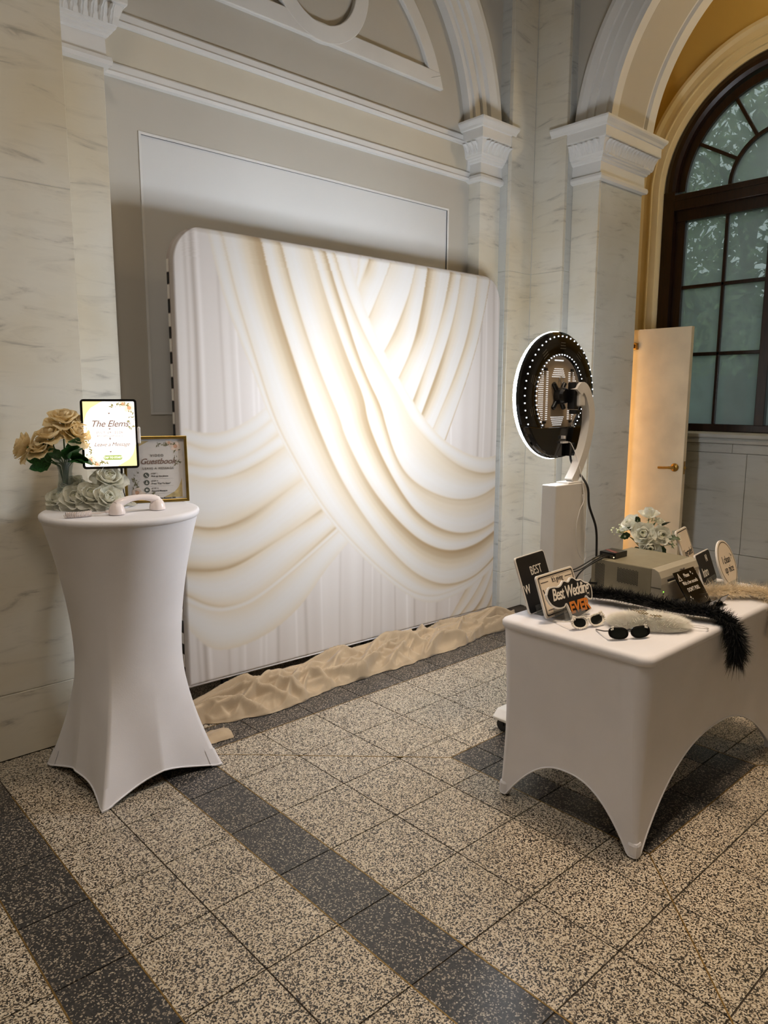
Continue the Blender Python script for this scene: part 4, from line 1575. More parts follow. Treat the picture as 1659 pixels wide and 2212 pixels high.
def art(parent, w, h, cz, mats, y, seed):
    """florals and marbled corners of the invitation print"""
    rg = random.Random(seed)
    hw, hh = w/2, h/2
    for s in (1, -1):
        c = [(-s*hw, cz+s*hh), (-s*hw*0.25, cz+s*hh), (-s*hw*0.48, cz+s*hh*0.90), (-s*hw*0.70, cz+s*hh*0.80), (-s*hw*0.86, cz+s*hh*0.64), (-s*hw*0.95, cz+s*hh*0.45), (-s*hw, cz+s*hh*0.32)]
        if s > 0:
            c = c[::-1]
        MB().prism(c[::-1], y, y+0.0003).obj('marbled_corner', mats['gold'], parent)
        # flowers in the opposite corners
        fb = MB()
        hb_ = MB()
        lb = MB()
        for (fx, fz, r) in ((0.80, 0.80, 0.20), (0.55, 0.93, 0.14)):
            px, pz = s*hw*fx, cz+s*hh*fz
            pts = [(px+r*hw*(1+0.12*math.cos(5*a_))*math.cos(a_), pz+r*hw*(1+0.12*math.cos(5*a_))*math.sin(a_)) for a_ in [2*PI*i/20 for i in range(20)]]
            pts = [(max(-hw, min(hw, p)), max(cz-hh, min(cz+hh, q))) for p, q in pts]
            fb.prism(pts, y-0.0002, y+0.0002)
            hb_.prism([(px+r*0.42*hw*math.cos(2*PI*i/10), pz+r*0.42*hw*math.sin(2*PI*i/10)) for i in range(10)], y-0.0004, y+0.0002)
        for _ in range(46):
            t = rg.random()
            if rg.random() < 0.5:
                fx, fz = 0.88+rg.uniform(-0.16, 0.1), 0.72-0.62*t+rg.uniform(-0.04, 0.04)
            else:
                fx, fz = 0.80-0.75*t, 0.93+rg.uniform(-0.07, 0.05)-0.04*t
            r = hw*0.045*rg.uniform(0.5, 1.1)
            px, pz = s*hw*fx, cz+s*hh*fz
            if abs(px) > hw*0.97 or abs(pz-cz) > hh*0.97:
                continue
            an = rg.uniform(0, PI)
            ca, sa = math.cos(an), math.sin(an)
            lb.prism([(px+r*1.6*ca, pz+r*1.6*sa), (px-r*0.5*sa, pz+r*0.5*ca), (px-r*1.6*ca, pz-r*1.6*sa), (px+r*0.5*sa, pz-r*0.5*ca)], y-0.0003, y+0.0002)
        lb.obj('printed_leaves', mats['leaf'], parent)
        fb.obj('printed_rose', mats['rose'], parent)
        hb_.obj('printed_rose_heart', mats['rose2'], parent)


art(scr, SW2, SH2, S0, dict(gold='screen_gold', leaf='screen_leaf', rose='screen_rose', rose2='screen_rose2'), -0.0009, 3)
yy = -0.0012
lettering(scr, 'The Elems', 0.0, S0+0.040, yy, 0.036, 'screen_ink', shear=0.35, spacing=0.95, fat=0.0002)
lettering(scr, 'JULY 24, 2026', 0.0, S0+0.006, yy, 0.0125, 'screen_ink', spacing=1.35)
lettering(scr, '#DolsaFoundHisDaria', 0.0, S0-0.008, yy, 0.0095, 'screen_ink', spacing=1.15)
lettering(scr, 'Leave a Message', 0.006, S0-0.043, yy, 0.0215, 'screen_ink', shear=0.35, spacing=0.95)
for zc, w in ((S0+0.083, 0.05), (S0+0.020, 0.032), (S0-0.020, 0.022), (S0-0.072, 0.02)):
    b = MB()
    for s in (1, -1):
        b.prism([(s*0.006, zc-0.0003), (s*w, zc-0.0003), (s*w, zc+0.0003), (s*0.006, zc+0.0003)], yy, yy+0.0003)
    b.prism([(0, zc-0.004), (0.004, zc+0.001), (0.002, zc+0.003), (0, zc+0.0015), (-0.002, zc+0.003), (-0.004, zc+0.001)], yy, yy+0.0003)
    b.obj('divider', 'screen_ink', scr)
MB().prism(rrect(0.072, 0.019, 0.009, 5, 0.008, S0-0.096), yy, yy+0.0003).obj('button', 'screen_green', scr)
lettering(scr, 'TAP TO START', 0.008, S0-0.096, yy-0.0004, 0.0105, 'screen', fat=0.0002)
for s in (1, -1):
    c = MB().box(s*(TW/2+0.004)-0.006, -0.006, 0.10, s*(TW/2+0.004)+0.006, 0.022, 0.168)
    trow(c, 'clamp', 'plastic_white', TAB, bevel=0.004)
trow(MB().box(-TW/2, 0.010, 0.115, TW/2, 0.020, 0.150), 'clamp_bar', 'plastic_white', TAB, bevel=0.003)
sb = MB().tube([(0.0, 0.035, -0.158), (0.0, 0.035, 0.10)], 0.011, 14)
sb.lathe([(0.075, -0.16), (0.075, -0.154), (0.02, -0.148)], 32, c=(0, 0.035, 0))
sb.tube([(0, 0.035, 0.10), (0, 0.028, 0.128)], 0.010, 10)
sb.obj('stand', 'steel', TAB, smooth=True, angle=40)
cb_ = MB().box(0.033, 0.004, -0.020, 0.042, 0.011, 0.002)
cb_.tube(smooth_path([(0.0375, 0.0075, -0.018), (0.0375, 0.008, -0.06), (0.05, 0.02, -0.13), (0.09, 0.05, -0.155)]), 0.0022, 6)
cb_.obj('charging_cable', 'rubber', TAB)

# ------------------------------------------------------------------ gold framed guestbook print
fw, fh = 0.262, 0.283
fx0, fy0 = 1.270, 3.012
fa = math.atan2(2.91-3.012, 1.505-1.27)
FRM = thing('picture_frame', (1.3875, 2.961, CTZ), 'gold picture frame with video guestbook instructions on tall table', 'picture frame', rz=fa)
FL = Matrix.Rotation(R(-9), 4, 'X')
fbm = MB()
ring_poly(fbm, [(-fw/2, 0), (fw/2, 0), (fw/2, fh), (-fw/2, fh)], [(-fw/2+0.012, 0.012), (fw/2-0.012, 0.012), (fw/2-0.012, fh-0.012), (-fw/2+0.012, fh-0.012)], -0.012, 0.004)
fbm.obj('frame', 'gold', FRM, M=FL, bevel=0.002)
pap = MB().box(-fw/2+0.008, -0.001, 0.008, fw/2-0.008, 0.003, fh-0.008).obj('mat_board', 'paper', FRM, M=FL)
MB().box(-fw/2+0.010, -0.0062, 0.010, fw/2-0.010, -0.0052, fh-0.010).obj('glazing', 'glazing', FRM, M=FL)
MB().tube([(0, 0.046, 0.19), (0, 0.095, 0.004)], 1.0, 4, flat=(0.018, 0.002)).obj('easel_leg', 'print_black', FRM)
art(pap, fw-0.055, fh-0.040, fh/2, dict(gold='print_gold', leaf='print_leaf', rose='print_rose', rose2='print_rose2'), -0.0016, 9)
yy = -0.0020
lettering(pap, 'VIDEO', 0.005, fh-0.083, yy, 0.0155, 'ink', spacing=1.3)
lettering(pap, 'Guestbook', 0.008, fh-0.108, yy, 0.034, 'ink_brown', shear=0.35, spacing=0.95, fat=0.0003)
lettering(pap, 'LEAVE A MESSAGE', 0.008, fh-0.138, yy, 0.0135, 'ink', spacing=1.2)
steps = [('STEP 1:', 'Pick up the phone'), ('STEP 2:', 'Press "Tap To Start"'), ('STEP 3:', 'Record Message'), ('STEP 4:', 'Send Video Message SMS')]
ic = MB()
for i, (a, b) in enumerate(steps):
    z = fh-0.166-0.0315*i
    ic.prism([(-0.042+0.0115*math.cos(2*PI*q/18), z+0.0115*math.sin(2*PI*q/18)) for q in range(18)], yy, yy+0.0006)
    lettering(pap, a, -0.022, z+0.006, yy, 0.0085, 'ink', align='LEFT', spacing=1.1)
    lettering(pap, b, -0.022, z-0.005, yy, 0.0095, 'ink', align='LEFT', fat=0.0002)
    MB().box(-0.052, yy, z-0.0160, 0.068, yy+0.0004, z-0.0156).obj('rule', 'ink', pap)
ic.obj('step_icons', 'ink_green', pap)
sy = MB()
for i, z in enumerate([fh-0.166-0.0315*i for i in range(4)]):
    if i == 0:
        sy.prism([(-0.047, z+0.004), (-0.044, z+0.006), (-0.043, z+0.002), (-0.040, z-0.002), (-0.037, z-0.003), (-0.036, z-0.006), (-0.040, z-0.006), (-0.045, z-0.001)][::-1], yy-0.0004, yy)
    elif i == 1:
        sy.box(-0.0435, yy-0.0004, z-0.006, -0.0405, yy, z+0.006)
        sy.box(-0.046, yy-0.0004, z-0.006, -0.038, yy, z)
    elif i == 2:
        sy.box(-0.047, yy-0.0004, z-0.004, -0.040, yy, z+0.004)
        sy.prism([(-0.0395, z), (-0.0365, z+0.004), (-0.0365, z-0.004)], yy-0.0004, yy)
    else:
        sy.prism([(-0.048, z+0.001), (-0.036, z+0.006), (-0.040, z-0.006), (-0.043, z-0.001)], yy-0.0004, yy)
sy.obj('icon_symbols', 'paper', pap)

# ------------------------------------------------------------------ white telephone handset with coiled cord
PH = thing('telephone_handset', (1.205, 2.755, CTZ), 'glossy white telephone handset lying on the tall table', 'telephone', rz=math.atan2(2.775-2.741, 1.298-1.124)-R(6))
pts = smooth_path([(-0.088, 0, 0.036), (-0.070, 0, 0.046), (-0.035, 0, 0.055), (0.0, 0, 0.058), (0.035, 0, 0.056), (0.070, 0, 0.048), (0.088, 0, 0.038)], 5)
MB().tube(pts, [0.0145+0.003*math.cos(i/len(pts)*2*PI) for i in range(len(pts))], 14).obj('handle', 'phone', PH, smooth=True)
cup = [(0.027, 0.0), (0.031, 0.002), (0.0315, 0.008), (0.029, 0.022), (0.024, 0.034), (0.016, 0.044), (0.006, 0.048), (0.001, 0.0485)]
for s, nm in ((-1, 'mouthpiece'), (1, 'earpiece')):
    MB().lathe(cup, 24, c=(s*0.086, 0, 0.001)).obj(nm, 'phone', PH, smooth=True, angle=50)
ck = MB().tube([(-0.116, 0.004, 0.016), (-0.128, 0.008, 0.014)], 0.0055, 8)
ck.tube(smooth_path([(-0.126, 0.008, 0.014), (-0.15, 0.022, 0.010), (-0.172, 0.035, 0.012)]), 0.0025, 6)
cx0 = Vector((-0.172, 0.035, 0.0125))
cx1 = Vector((-0.262, 0.055, 0.0125))
hel = []
for i in range(17*12+1):
    t = i/(17*12)
    a = 2*PI*17*t
    c = cx0.lerp(cx1, t)+Vector((0, -0.012*math.sin(PI*t), 0))
    hel.append((c.x, c.y+0.0095*math.cos(a), c.z+0.0095*math.sin(a)))
ck.tube(hel, 0.0021, 5)
ck.obj('coiled_cord', 'phone', PH, smooth=True)
# ------------------------------------------------------------------ ring light photo booth
RX, RY, RZ, RR = 2.754, 1.90, 1.555, 0.272
BOOTH = thing('photo_booth', (RX, RY, 0), 'white column photo booth with black round ring light facing backdrop', 'photo booth')
# front diffuser ring (faces the backdrop, +y) and glowing rim
fr = MB().sweep_arc([(0.218+0.058*math.cos(PI*i/10), 0.0125+0.036*math.sin(PI*i/10)) for i in range(11)], (0, RZ), 0, 2*PI, 80, lambda p, q, d: (p, d, q))
fr.obj('ring_diffuser', 'led', BOOTH, smooth=True, angle=40)
# dished black housing behind
prof = [(0.274, 0.011), (0.273, -0.004), (0.262, -0.016), (0.235, -0.024), (0.195, -0.024), (0.176, -0.018), (0.170, -0.004), (0.170, 0.011)]
hs = MB().sweep_arc(prof, (0, RZ), 0, 2*PI, 96, lambda p, q, d: (p, d, q))
hs.obj('ring_housing', 'gloss_black', BOOTH, smooth=True, angle=30)
# flat bottomed beige plate in the middle
pl = [(0.172*math.cos(a), RZ+0.172*math.sin(a)) for a in [R(-52+i*(284/60)) for i in range(61)]]
MB().prism(pl, -0.006, 0.006).obj('back_plate', 'beige_plate', BOOTH)
MB().prism([(0.160*math.cos(2*PI*i/48), RZ+0.160*math.sin(2*PI*i/48)) for i in range(48)], 0.0065, 0.012).obj('front_screen', 'black', BOOTH)
# black electronics housing at the bottom of the ring
bt = [(0.268*math.cos(R(-152+i*(124/30))), RZ+0.268*math.sin(R(-152+i*(124/30)))) for i in range(31)]+[(0.118, RZ-0.135), (-0.118, RZ-0.135)]
MB().prism(bt, -0.034, -0.004).obj('electronics_box', 'gloss_black', BOOTH, bevel=0.006)
dots = MB()


def dot(mb, x, z, y, r, sz=1.0):
    mb.prism([(x+r*math.cos(2*PI*i/6), z+r*sz*math.sin(2*PI*i/6)) for i in range(6)], y-0.001, y+0.001)


for i in range(52):
    a = 2*PI*i/52
    if math.sin(a) < -0.80:
        continue
    dot(dots, 0.254*math.cos(a), RZ+0.254*math.sin(a), -0.0205, 0.0034)
for i in range(56):
    a = 2*PI*i/56
    if math.sin(a) < -0.72:
        continue
    dot(dots, 0.176*math.cos(a), RZ+0.176*math.sin(a), -0.021, 0.0030)
do = dots.obj('led_leaks', 'led_dot', BOOTH)
do['kind'] = 'stuff'
vn = MB()
for row in range(5):
    k = 9-row
    for i in range(k+3):
        dot(vn, (i-(k+2)/2)*0.0085, RZ+0.062+0.0085*row+0.02, -0.0072, 0.0021)
        dot(vn, (i-(k+2)/2)*0.0085, RZ-0.062-0.0085*row-0.03, -0.0072, 0.0021)
for colm in range(4):
    k = 24-4*colm
    for i in range(k):
        z = RZ+(i-(k-1)/2)*0.0088
        for s in (1, -1):
            dot(vn, s*(0.112+0.0095*colm), z, -0.0072, 0.0021)
for s in (1, -1):
    for colm in range(2):
        for i in range(24):
            dot(vn, s*(0.078+0.008*colm), RZ+(i-11.5)*0.0088, -0.0072, 0.0022)
for i in range(8):
    dot(vn, (i-3.5)*0.0085, RZ+0.152, -0.0072, 0.0035)
vo = vn.obj('vent_holes', 'vent_glow', BOOTH)
vo['kind'] = 'stuff'
cl = MB()
for s in (1, -1):
    for q in (1, -1):
        cl.box(s*0.098-0.010, -0.014, RZ+q*0.112-0.006, s*0.098+0.010, -0.006, RZ+q*0.112+0.006)
cl.obj('plate_knobs', 'black', BOOTH, bevel=0.003)
for k in range(10):
    if k in (7, 8):
        continue
    a = R(36*k+18)
    b = MB()
    for j in range(3):
        M = Matrix.Translation((0, -0.0245, RZ)) @ Matrix.Rotation(-a, 4, 'Y') @ Matrix.Translation((0.202+0.012*j, 0, 0))
        b.box(-0.0018, -0.0008, -0.020+0.002*j, 0.0018, 0.0008, 0.020-0.002*j, M=M)
    b.obj('vent_slots', 'vent', BOOTH)
# bracket, mount and arm
vm = MB()
for s in (1, -1):
    for q in (1, -1):
        vm.tube([(0.0, -0.014, RZ+0.0), (s*0.042, -0.011, RZ+q*0.055)], 0.011, 8)
vm.lathe([(0.036, 0), (0.036, 0.03), (0.03, 0.045)], 24, M=Matrix.Translation((0, -0.008, RZ)) @ Matrix.Rotation(R(90), 4, 'X'))
vm.box(0.016, -0.085, RZ-0.058, 0.046, -0.045, RZ+0.058)
vm.box(0.02, -0.092, RZ-0.078, 0.05, -0.052, RZ-0.06)
vm.obj('tilt_mount', 'black', BOOTH, bevel=0.003)
apath = smooth_path([(0.005, -0.085, 1.184), (0.045, -0.085, 1.235), (0.092, -0.085, 1.32), (0.118, -0.085, 1.40), (0.126, -0.085, 1.465), (0.112, -0.085, 1.525), (0.080, -0.085, 1.575), (0.050, -0.083, 1.592), (0.030, -0.08, 1.570)], 5)
arm = MB().tube(apath, 1.0, 4, flat=(0.019, 0.022))
arm.obj('curved_arm', 'white', BOOTH, smooth=True, angle=40, bevel=0.003)
MB().box(0.030, -0.100, 1.510, 0.075, -0.066, 1.600).obj('arm_head', 'white', BOOTH, bevel=0.006)
# column on a wheeled base
MB().box(-0.149, -0.119, 0.10, 0.089, -0.045, 1.18).obj('column', 'white', BOOTH, bevel=0.004)
MB().box(-0.05, -0.115, 1.18, 0.06, -0.05, 1.186).obj('top_plate', 'white', BOOTH, bevel=0.002)
bs = MB().prism([(-0.185, 0.062), (-0.150, 0.062), (0.13, 0.062), (0.165, 0.062), (0.165, 0.075), (0.13, 0.105), (-0.150, 0.105), (-0.185, 0.075)], -0.20, 0.16)
bs.obj('wheeled_base', 'white', BOOTH, bevel=0.004)
for x in (-0.145, 0.125):
    for y in (-0.16, 0.125):
        MB().lathe([(0.031, -0.011), (0.031, 0.011)], 16, M=Matrix.Translation((x, y, 0.031)) @ Matrix.Rotation(R(90), 4, 'Y')).box(x-0.016, y-0.01, 0.03, x+0.016, y+0.01, 0.063).obj('caster', 'rubber', BOOTH)
us = MB().box(-0.012, -0.050, RZ-0.205, 0.028, -0.036, RZ-0.197)
us.box(-0.004, -0.05, RZ-0.185, 0.008, -0.034, RZ-0.172)
us.obj('usb_plug', 'plastic_white', BOOTH)
MB().box(0.035, -0.055, RZ-0.262, 0.078, -0.03, RZ-0.205).obj('power_socket', 'black', BOOTH, bevel=0.002)
ch = MB().tube(smooth_path([(0.012, -0.008, RZ+0.085), (0.022, -0.016, RZ+0.075), (0.016, -0.018, RZ+0.055), (0.002, -0.016, RZ+0.062), (0.002, -0.012, RZ+0.078), (0.012, -0.008, RZ+0.085)]), 0.0016, 6)
ch.obj('pull_ring', 'steel', BOOTH)

# cables
tag(MB().tube(smooth_path([(RX+0.056, RY-0.045, RZ-0.262), (RX+0.056, RY-0.06, RZ-0.30), (RX+0.050, RY-0.14, 1.17), (RX+0.06, RY-0.15, 1.08), (RX+0.105, RY-0.16, 0.98), (RX+0.120, RY-0.16, 0.88), (RX+0.10, RY-0.17, 0.79), (RX+0.02, RY-0.19, 0.735), (RX-0.02, RY-0.20, 0.728)], 8), 0.0052, 8).obj('power_cord', 'rubber', smooth=True),
    'black power cord hanging from the ring light to the table', 'cable')
tag(MB().tube(smooth_path([(RX+0.028, RY-0.045, RZ-0.201), (RX+0.040, RY-0.06, RZ-0.21), (RX+0.042, RY-0.10, 1.26), (RX+0.040, RY-0.135, 1.12), (RX+0.01, RY-0.135, 1.06), (RX-0.012, RY-0.135, 0.98), (RX+0.01, RY-0.135, 0.88), (RX+0.06, RY-0.135, 0.835), (RX+0.075, RY-0.135, 0.87), (RX+0.045, RY-0.135, 1.06), (RX+0.036, RY-0.13, 1.13)], 8), 0.0016, 6).obj('usb_cable', 'plastic_white', smooth=True),
    'thin white cable looping down the booth column', 'cable')

# ------------------------------------------------------------------ prop table
TX0, TX1, TY0, TY1, TZ = 2.145, 3.395, 1.088, 1.705, 0.72
PT = thing('prop_table', ((TX0+TX1)/2, (TY0+TY1)/2, 0), 'low rectangular table in fitted white stretch cover holding props', 'table')
hx, hy = (TX1-TX0)/2, (TY1-TY0)/2


CORN = [(-1, -1), (1, -1), (1, 1), (-1, 1)]


def per(t, off, rc):
    """outline of a rounded rectangle; t = ('s', side, f) on a side or ('c', corner, f) on a corner"""
    ax, ay = hx+off, hy+off
    kind, i, f = t
    if kind == 'c':
        cx, cy = CORN[i][0]*(ax-rc), CORN[i][1]*(ay-rc)
        a = R(180+90*i)+f*PI/2
        return cx+rc*math.cos(a), cy+rc*math.sin(a)
    p, q = CORN[i], CORN[(i+1) % 4]
    if i % 2 == 0:
        x0, x1 = p[0]*(ax-rc), q[0]*(ax-rc)
        return x0+(x1-x0)*f, p[1]*ay
    y0, y1 = p[1]*(ay-rc), q[1]*(ay-rc)
    return p[0]*ax, y0+(y1-y0)*f


def side_arch(t):
    kind, i, f = t
    if kind == 'c':
        return 0.004
    hmax = 0.285 if i % 2 == 0 else 0.19
    L = 2*hx if i % 2 == 0 else 2*hy
    flat = 0.02/(L/2)
    e2 = min(1, abs(2*f-1)/(1-flat))
    return 0.004+hmax*(1-e2**2.4)**0.9


def bow_at(t, hrel):
    kind, i, f = t
    b = -0.020*math.sin(PI*min(1, hrel*1.02))-0.004
    if kind == 'c':
        return b+0.010*math.sin(PI*hrel)
    L = 2*hx if i % 2 == 0 else 2*hy
    corner = max(0, 1-min(f, 1-f)*L/0.05)
    return b-0.012*math.sin(PI*f)*(1-hrel)+0.010*corner*math.sin(PI*hrel)


def smp():
    out = []
    for i in range(4):
        out += [('c', i, k/6) for k in range(6)]
        nn = 64 if i % 2 == 0 else 40
        out += [('s', i, 0.5-0.5*math.cos(PI*k/nn)) for k in range(nn)]
    return out


TS = smp()
nP = len(TS)
NV = 26
vs, fs = [], []
for j in range(NV+1):
    v = j/NV
    for t in TS:
        zb = side_arch(t)
        z = zb+(TZ-0.028-zb)*v
        hrel = z/TZ
        bow = bow_at(t, hrel)
        x, y = per(t, bow-0.012*(1-hrel), 0.04*hrel+0.012)
        vs.append((x, y, z))
for j in range(NV):
    for i in range(nP):
        fs.append((j*nP+i, j*nP+(i+1) % nP, (j+1)*nP+(i+1) % nP, (j+1)*nP+i))
MB().add(vs, fs).obj('side_cover', 'spandex', PT, smooth=True, angle=50)
vs, fs = [], []
prof = [(-0.003, -0.034), (0.001, -0.026), (0.0015, -0.012), (-0.003, -0.004), (-0.012, 0.0)]
for o, dz in prof:
    for t in TS:
        x, y = per(t, o, 0.045)
        vs.append((x, y, TZ+dz))
for j in range(len(prof)-1):
    for i in range(nP):
        fs.append((j*nP+i, j*nP+(i+1) % nP, (j+1)*nP+(i+1) % nP, (j+1)*nP+i))
fs.append(tuple(range((len(prof)-1)*nP, len(prof)*nP)))
MB().add(vs, fs).obj('top_cover', 'spandex', PT, smooth=True, angle=50)
hem = MB()
for i in range(1):
    pts = []
    for t in TS+[TS[0]]:
        zb = side_arch(t)
        hrel = zb/TZ
        bow = bow_at(t, hrel)
        x, y = per(t, bow-0.012*(1-hrel), 0.04*hrel+0.012)
        pts.append((x, y, zb+0.004))
    hem.tube(pts, 0.0035, 6, cap=False)
hem.obj('hem', 'spandex', PT, smooth=True)
for sx in (-1, 1):
    for sy in (-1, 1):
        lg = MB().tube([(sx*(hx-0.07), sy*(hy-0.06), 0.68), (sx*(hx-0.035), sy*(hy-0.03), 0.01)], 0.013, 10)
        lg.obj('leg', 'steel', PT, smooth=True)
        pk = MB().box(sx*(hx-0.034)-0.020, sy*(hy-0.032)-0.020, 0.002, sx*(hx-0.034)+0.020, sy*(hy-0.032)+0.020, 0.060)
        pk.obj('foot_pocket', 'spandex', PT, bevel=0.012)

# ------------------------------------------------------------------ photo printer
QX0, QX1, QY0, QY1, QH = 2.732, 3.062, 1.355, 1.675, 0.152
PRN = thing('photo_printer', ((QX0+QX1)/2, (QY0+QY1)/2, TZ), 'grey box photo printer on the prop table', 'printer')
qx, qy = (QX1-QX0)/2, (QY1-QY0)/2
MB().box(-qx, -qy+0.045, 0.006, qx, qy, QH).obj('case', 'printer', PRN, bevel=0.004)
fpr = [(-qy+0.046, 0.006), (-qy+0.004, 0.006), (-qy+0.002, 0.09), (-qy+0.004, QH-0.035), (-qy+0.016, QH-0.010), (-qy+0.034, QH-0.001), (-qy+0.046, QH)]
MB().prism(fpr, -qx, qx, 'x').obj('front_panel', 'printer_face', PRN, bevel=0.002)
MB().box(-qx-0.001, -qy+0.003, 0.074, qx+0.001, -qy+0.046, 0.077).obj('front_seam', 'vent', PRN)
MB().box(-qx+0.05, -qy-0.001, 0.098, qx-0.035, -qy+0.012, 0.106).obj('paper_slot', 'print_black', PRN)
MB().box(-qx+0.05, -qy-0.006, 0.088, qx-0.035, -qy+0.01, 0.096).obj('slot_lip', 'printer_face', PRN, bevel=0.002)
lettering(PRN, 'DNP', 0.01, QH-0.026, -qy+0.0035, 0.016, 'ink', fat=0.0006, sx=1.3)
v = MB()
for i in range(14):
    for j in range(9):
        y = -0.01+(i-6.5)*0.0068
        z = 0.098+(j-4)*0.0068+(0.0034 if i % 2 else 0)
        v.box(-qx-0.0008, y-0.0024, z-0.0024, -qx+0.001, y+0.0024, z+0.0024)
for i in range(7):
    for j in range(17):
        y = qy-0.022-i*0.0066
        z = 0.075+(j-8)*0.0068+(0.0034 if i % 2 else 0)
        v.box(-qx-0.0008, y-0.0023, z-0.0023, -qx+0.001, y+0.0023, z+0.0023)
vo = v.obj('vent_holes', 'vent', PRN)
vo['kind'] = 'stuff'
MB().sphere((-qx+0.020, -qy+0.0015, 0.060), 0.0022).obj('status_light', 'led_green', PRN)
bd = MB()
for j in range(4):
    bd.lathe([(0.0035, 0), (0.003, 0.003)], 10, M=Matrix.Translation((-qx+0.020, -qy+0.003, 0.050-0.010*j)) @ Matrix.Rotation(R(90), 4, 'X'))
bd.obj('buttons', 'vent', PRN)
for sx in (-1, 1):
    for sy in (-1, 1):
        MB().lathe([(0.011, 0), (0.011, 0.007)], 10, c=(sx*(qx-0.03), sy*(qy-0.03), 0)).obj('foot', 'rubber', PRN)

# small black adapter box on the printer
BXB = thing('adapter_box', (QX0+0.085, QY1-0.052, TZ+QH), 'small black adapter box on top of the printer', 'electronics')
MB().box(-0.048, -0.038, 0.0, 0.048, 0.038, 0.026).obj('case', 'black', BXB, bevel=0.002)
MB().prism([(-0.044, -0.034), (-0.02, -0.034), (0.012, 0.034), (-0.012, 0.034)], 0.0262, 0.0266, 'z').obj('top_sticker', plain('sticker', (120, 70, 66), 0.5, var=0.3, scale=80), BXB)
MB().box(-0.049, -0.028, 0.004, -0.046, 0.024, 0.018).obj('port_panel', 'vent', BXB)
MB().sphere((-0.049, -0.031, 0.008), 0.0022).obj('power_light', 'led_amber', BXB)
for lab, dy, end, r in (('upper black lead from adapter box curving behind the signs', 0.018, (2.49, 1.74, 0.835), 0.0028), ('middle black lead from adapter box drooping to the left', 0.004, (2.50, 1.72, 0.83), 0.0028), ('lower black lead from adapter box dropping behind the printer', -0.010, (2.60, 1.69, 0.74), 0.0032)):
    a = Vector((QX0+0.036, QY1-0.052+dy, TZ+QH+0.011))
    e = Vector(end)
    mid = a.lerp(e, 0.5)+Vector((0, 0.01, -0.03))
    if end[2] < 0.8:
        mid = a.lerp(e, 0.5)+Vector((-0.07, 0.0, 0.02))
    tag(MB().tube(smooth_path([tuple(a), tuple(a+Vector((-0.05, 0.004, -0.002))), tuple(mid), tuple(e)], 7), r, 7).obj('cable', 'rubber', smooth=True), lab, 'cable', 'black leads by the printer')
tag(MB().tube(smooth_path([(QX0-0.005, QY1-0.03, 0.765), (QX0-0.06, QY1-0.02, 0.772), (QX0-0.10, QY1+0.01, 0.75), (2.58, 1.668, 0.728)], 7), 0.005, 8).obj('cable', 'rubber', smooth=True), 'thick black mains lead plugged into the printer back', 'cable')

# ------------------------------------------------------------------ signs on the prop table


def frame_at(x, y, yaw, lean):
    return Matrix.Translation((x, y, TZ)) @ Matrix.Rotation(yaw, 4, 'Z') @ Matrix.Rotation(lean, 4, 'X')


def stand_parts(parent, w, lean):
    """clear acrylic easel holding a sign; built in the sign's upright frame"""
    I = Matrix.Rotation(-lean, 4, 'X')
    MB().box(-w/2, -0.030, 0.0, w/2, 0.034, 0.003, M=I).obj('acrylic_foot', 'acrylic', parent)
    MB().box(-w/2, -0.012, 0.002, w/2, -0.009, 0.034).obj('acrylic_lip', 'acrylic', parent)
    MB().box(-w/2, 0.008, 0.002, w/2, 0.011, 0.060).obj('acrylic_back', 'acrylic', parent)


def rect_sign(name, label, x, y, yaw, lean, w, h, base, border, r=0.014):
    s = thing(name, None, label, 'sign', M=frame_at(x, y, yaw, lean))
    z0 = 0.006
    MB().prism(rrect(w, h, r, 5, 0, z0+h/2), -0.004, 0.004).obj('board', 'sign_edge', s, bevel=0.001)
    MB().prism(rrect(w-0.008, h-0.008, r-0.003, 5, 0, z0+h/2), -0.0046, -0.0040).obj('printed_face', base, s)
    if border:
        for o1, o2, m in border:
            b = MB()
            ring_poly(b, rrect(w-o1, h-o1, r-o1*0.3, 5, 0, z0+h/2), rrect(w-o2, h-o2, r-o2*0.3, 5, 0, z0+h/2), -0.0050, -0.0045)
            b.obj('printed_border', m, s)
    stand_parts(s, w*0.62, lean)
    return s


LEAN = R(-20)
s1 = rect_sign('black_sign', 'tall black sign reading BEST at the back left of prop table', 2.350, 1.640, R(7), LEAN, 0.225, 0.225, 'print_black', None)
lettering(s1, 'BEST', 0.015, 0.163, -0.0052, 0.050, 'print_white', sx=0.85)
lettering(s1, 'W', -0.085, 0.100, -0.0052, 0.050, 'print_white', sx=0.85)
s2 = rect_sign('cream_sign', "cream licence plate style sign reading It's giving", 2.372, 1.560, R(3), LEAN, 0.262, 0.165, 'sign_cream', [(0.016, 0.026, 'print_black'), (0.032, 0.034, 'print_black')])
lettering(s2, "It's giving", 0.005, 0.140, -0.0052, 0.030, 'print_black', sx=0.72)
for sx in (-1, 1):
    MB().box(sx*0.085-0.025, -0.0054, 0.1385, sx*0.085+0.025, -0.0048, 0.1410).obj('printed_rule', 'print_black', s2)
    for z in (0.018, 0.158):
        MB().lathe([(0.0022, 0), (0.0022, 0.0008)], 8, M=Matrix.Translation((sx*0.112, -0.0048, z)) @ Matrix.Rotation(R(90), 4, 'X')).obj('printed_screw', 'print_black', s2)
lettering(s2, 'W', -0.085, 0.092, -0.0052, 0.056, 'print_black', fat=0.0008, sx=0.8)
MB().box(-0.105, -0.0054, 0.0335, -0.02, -0.0048, 0.0360).obj('printed_rule', 'print_black', s2)

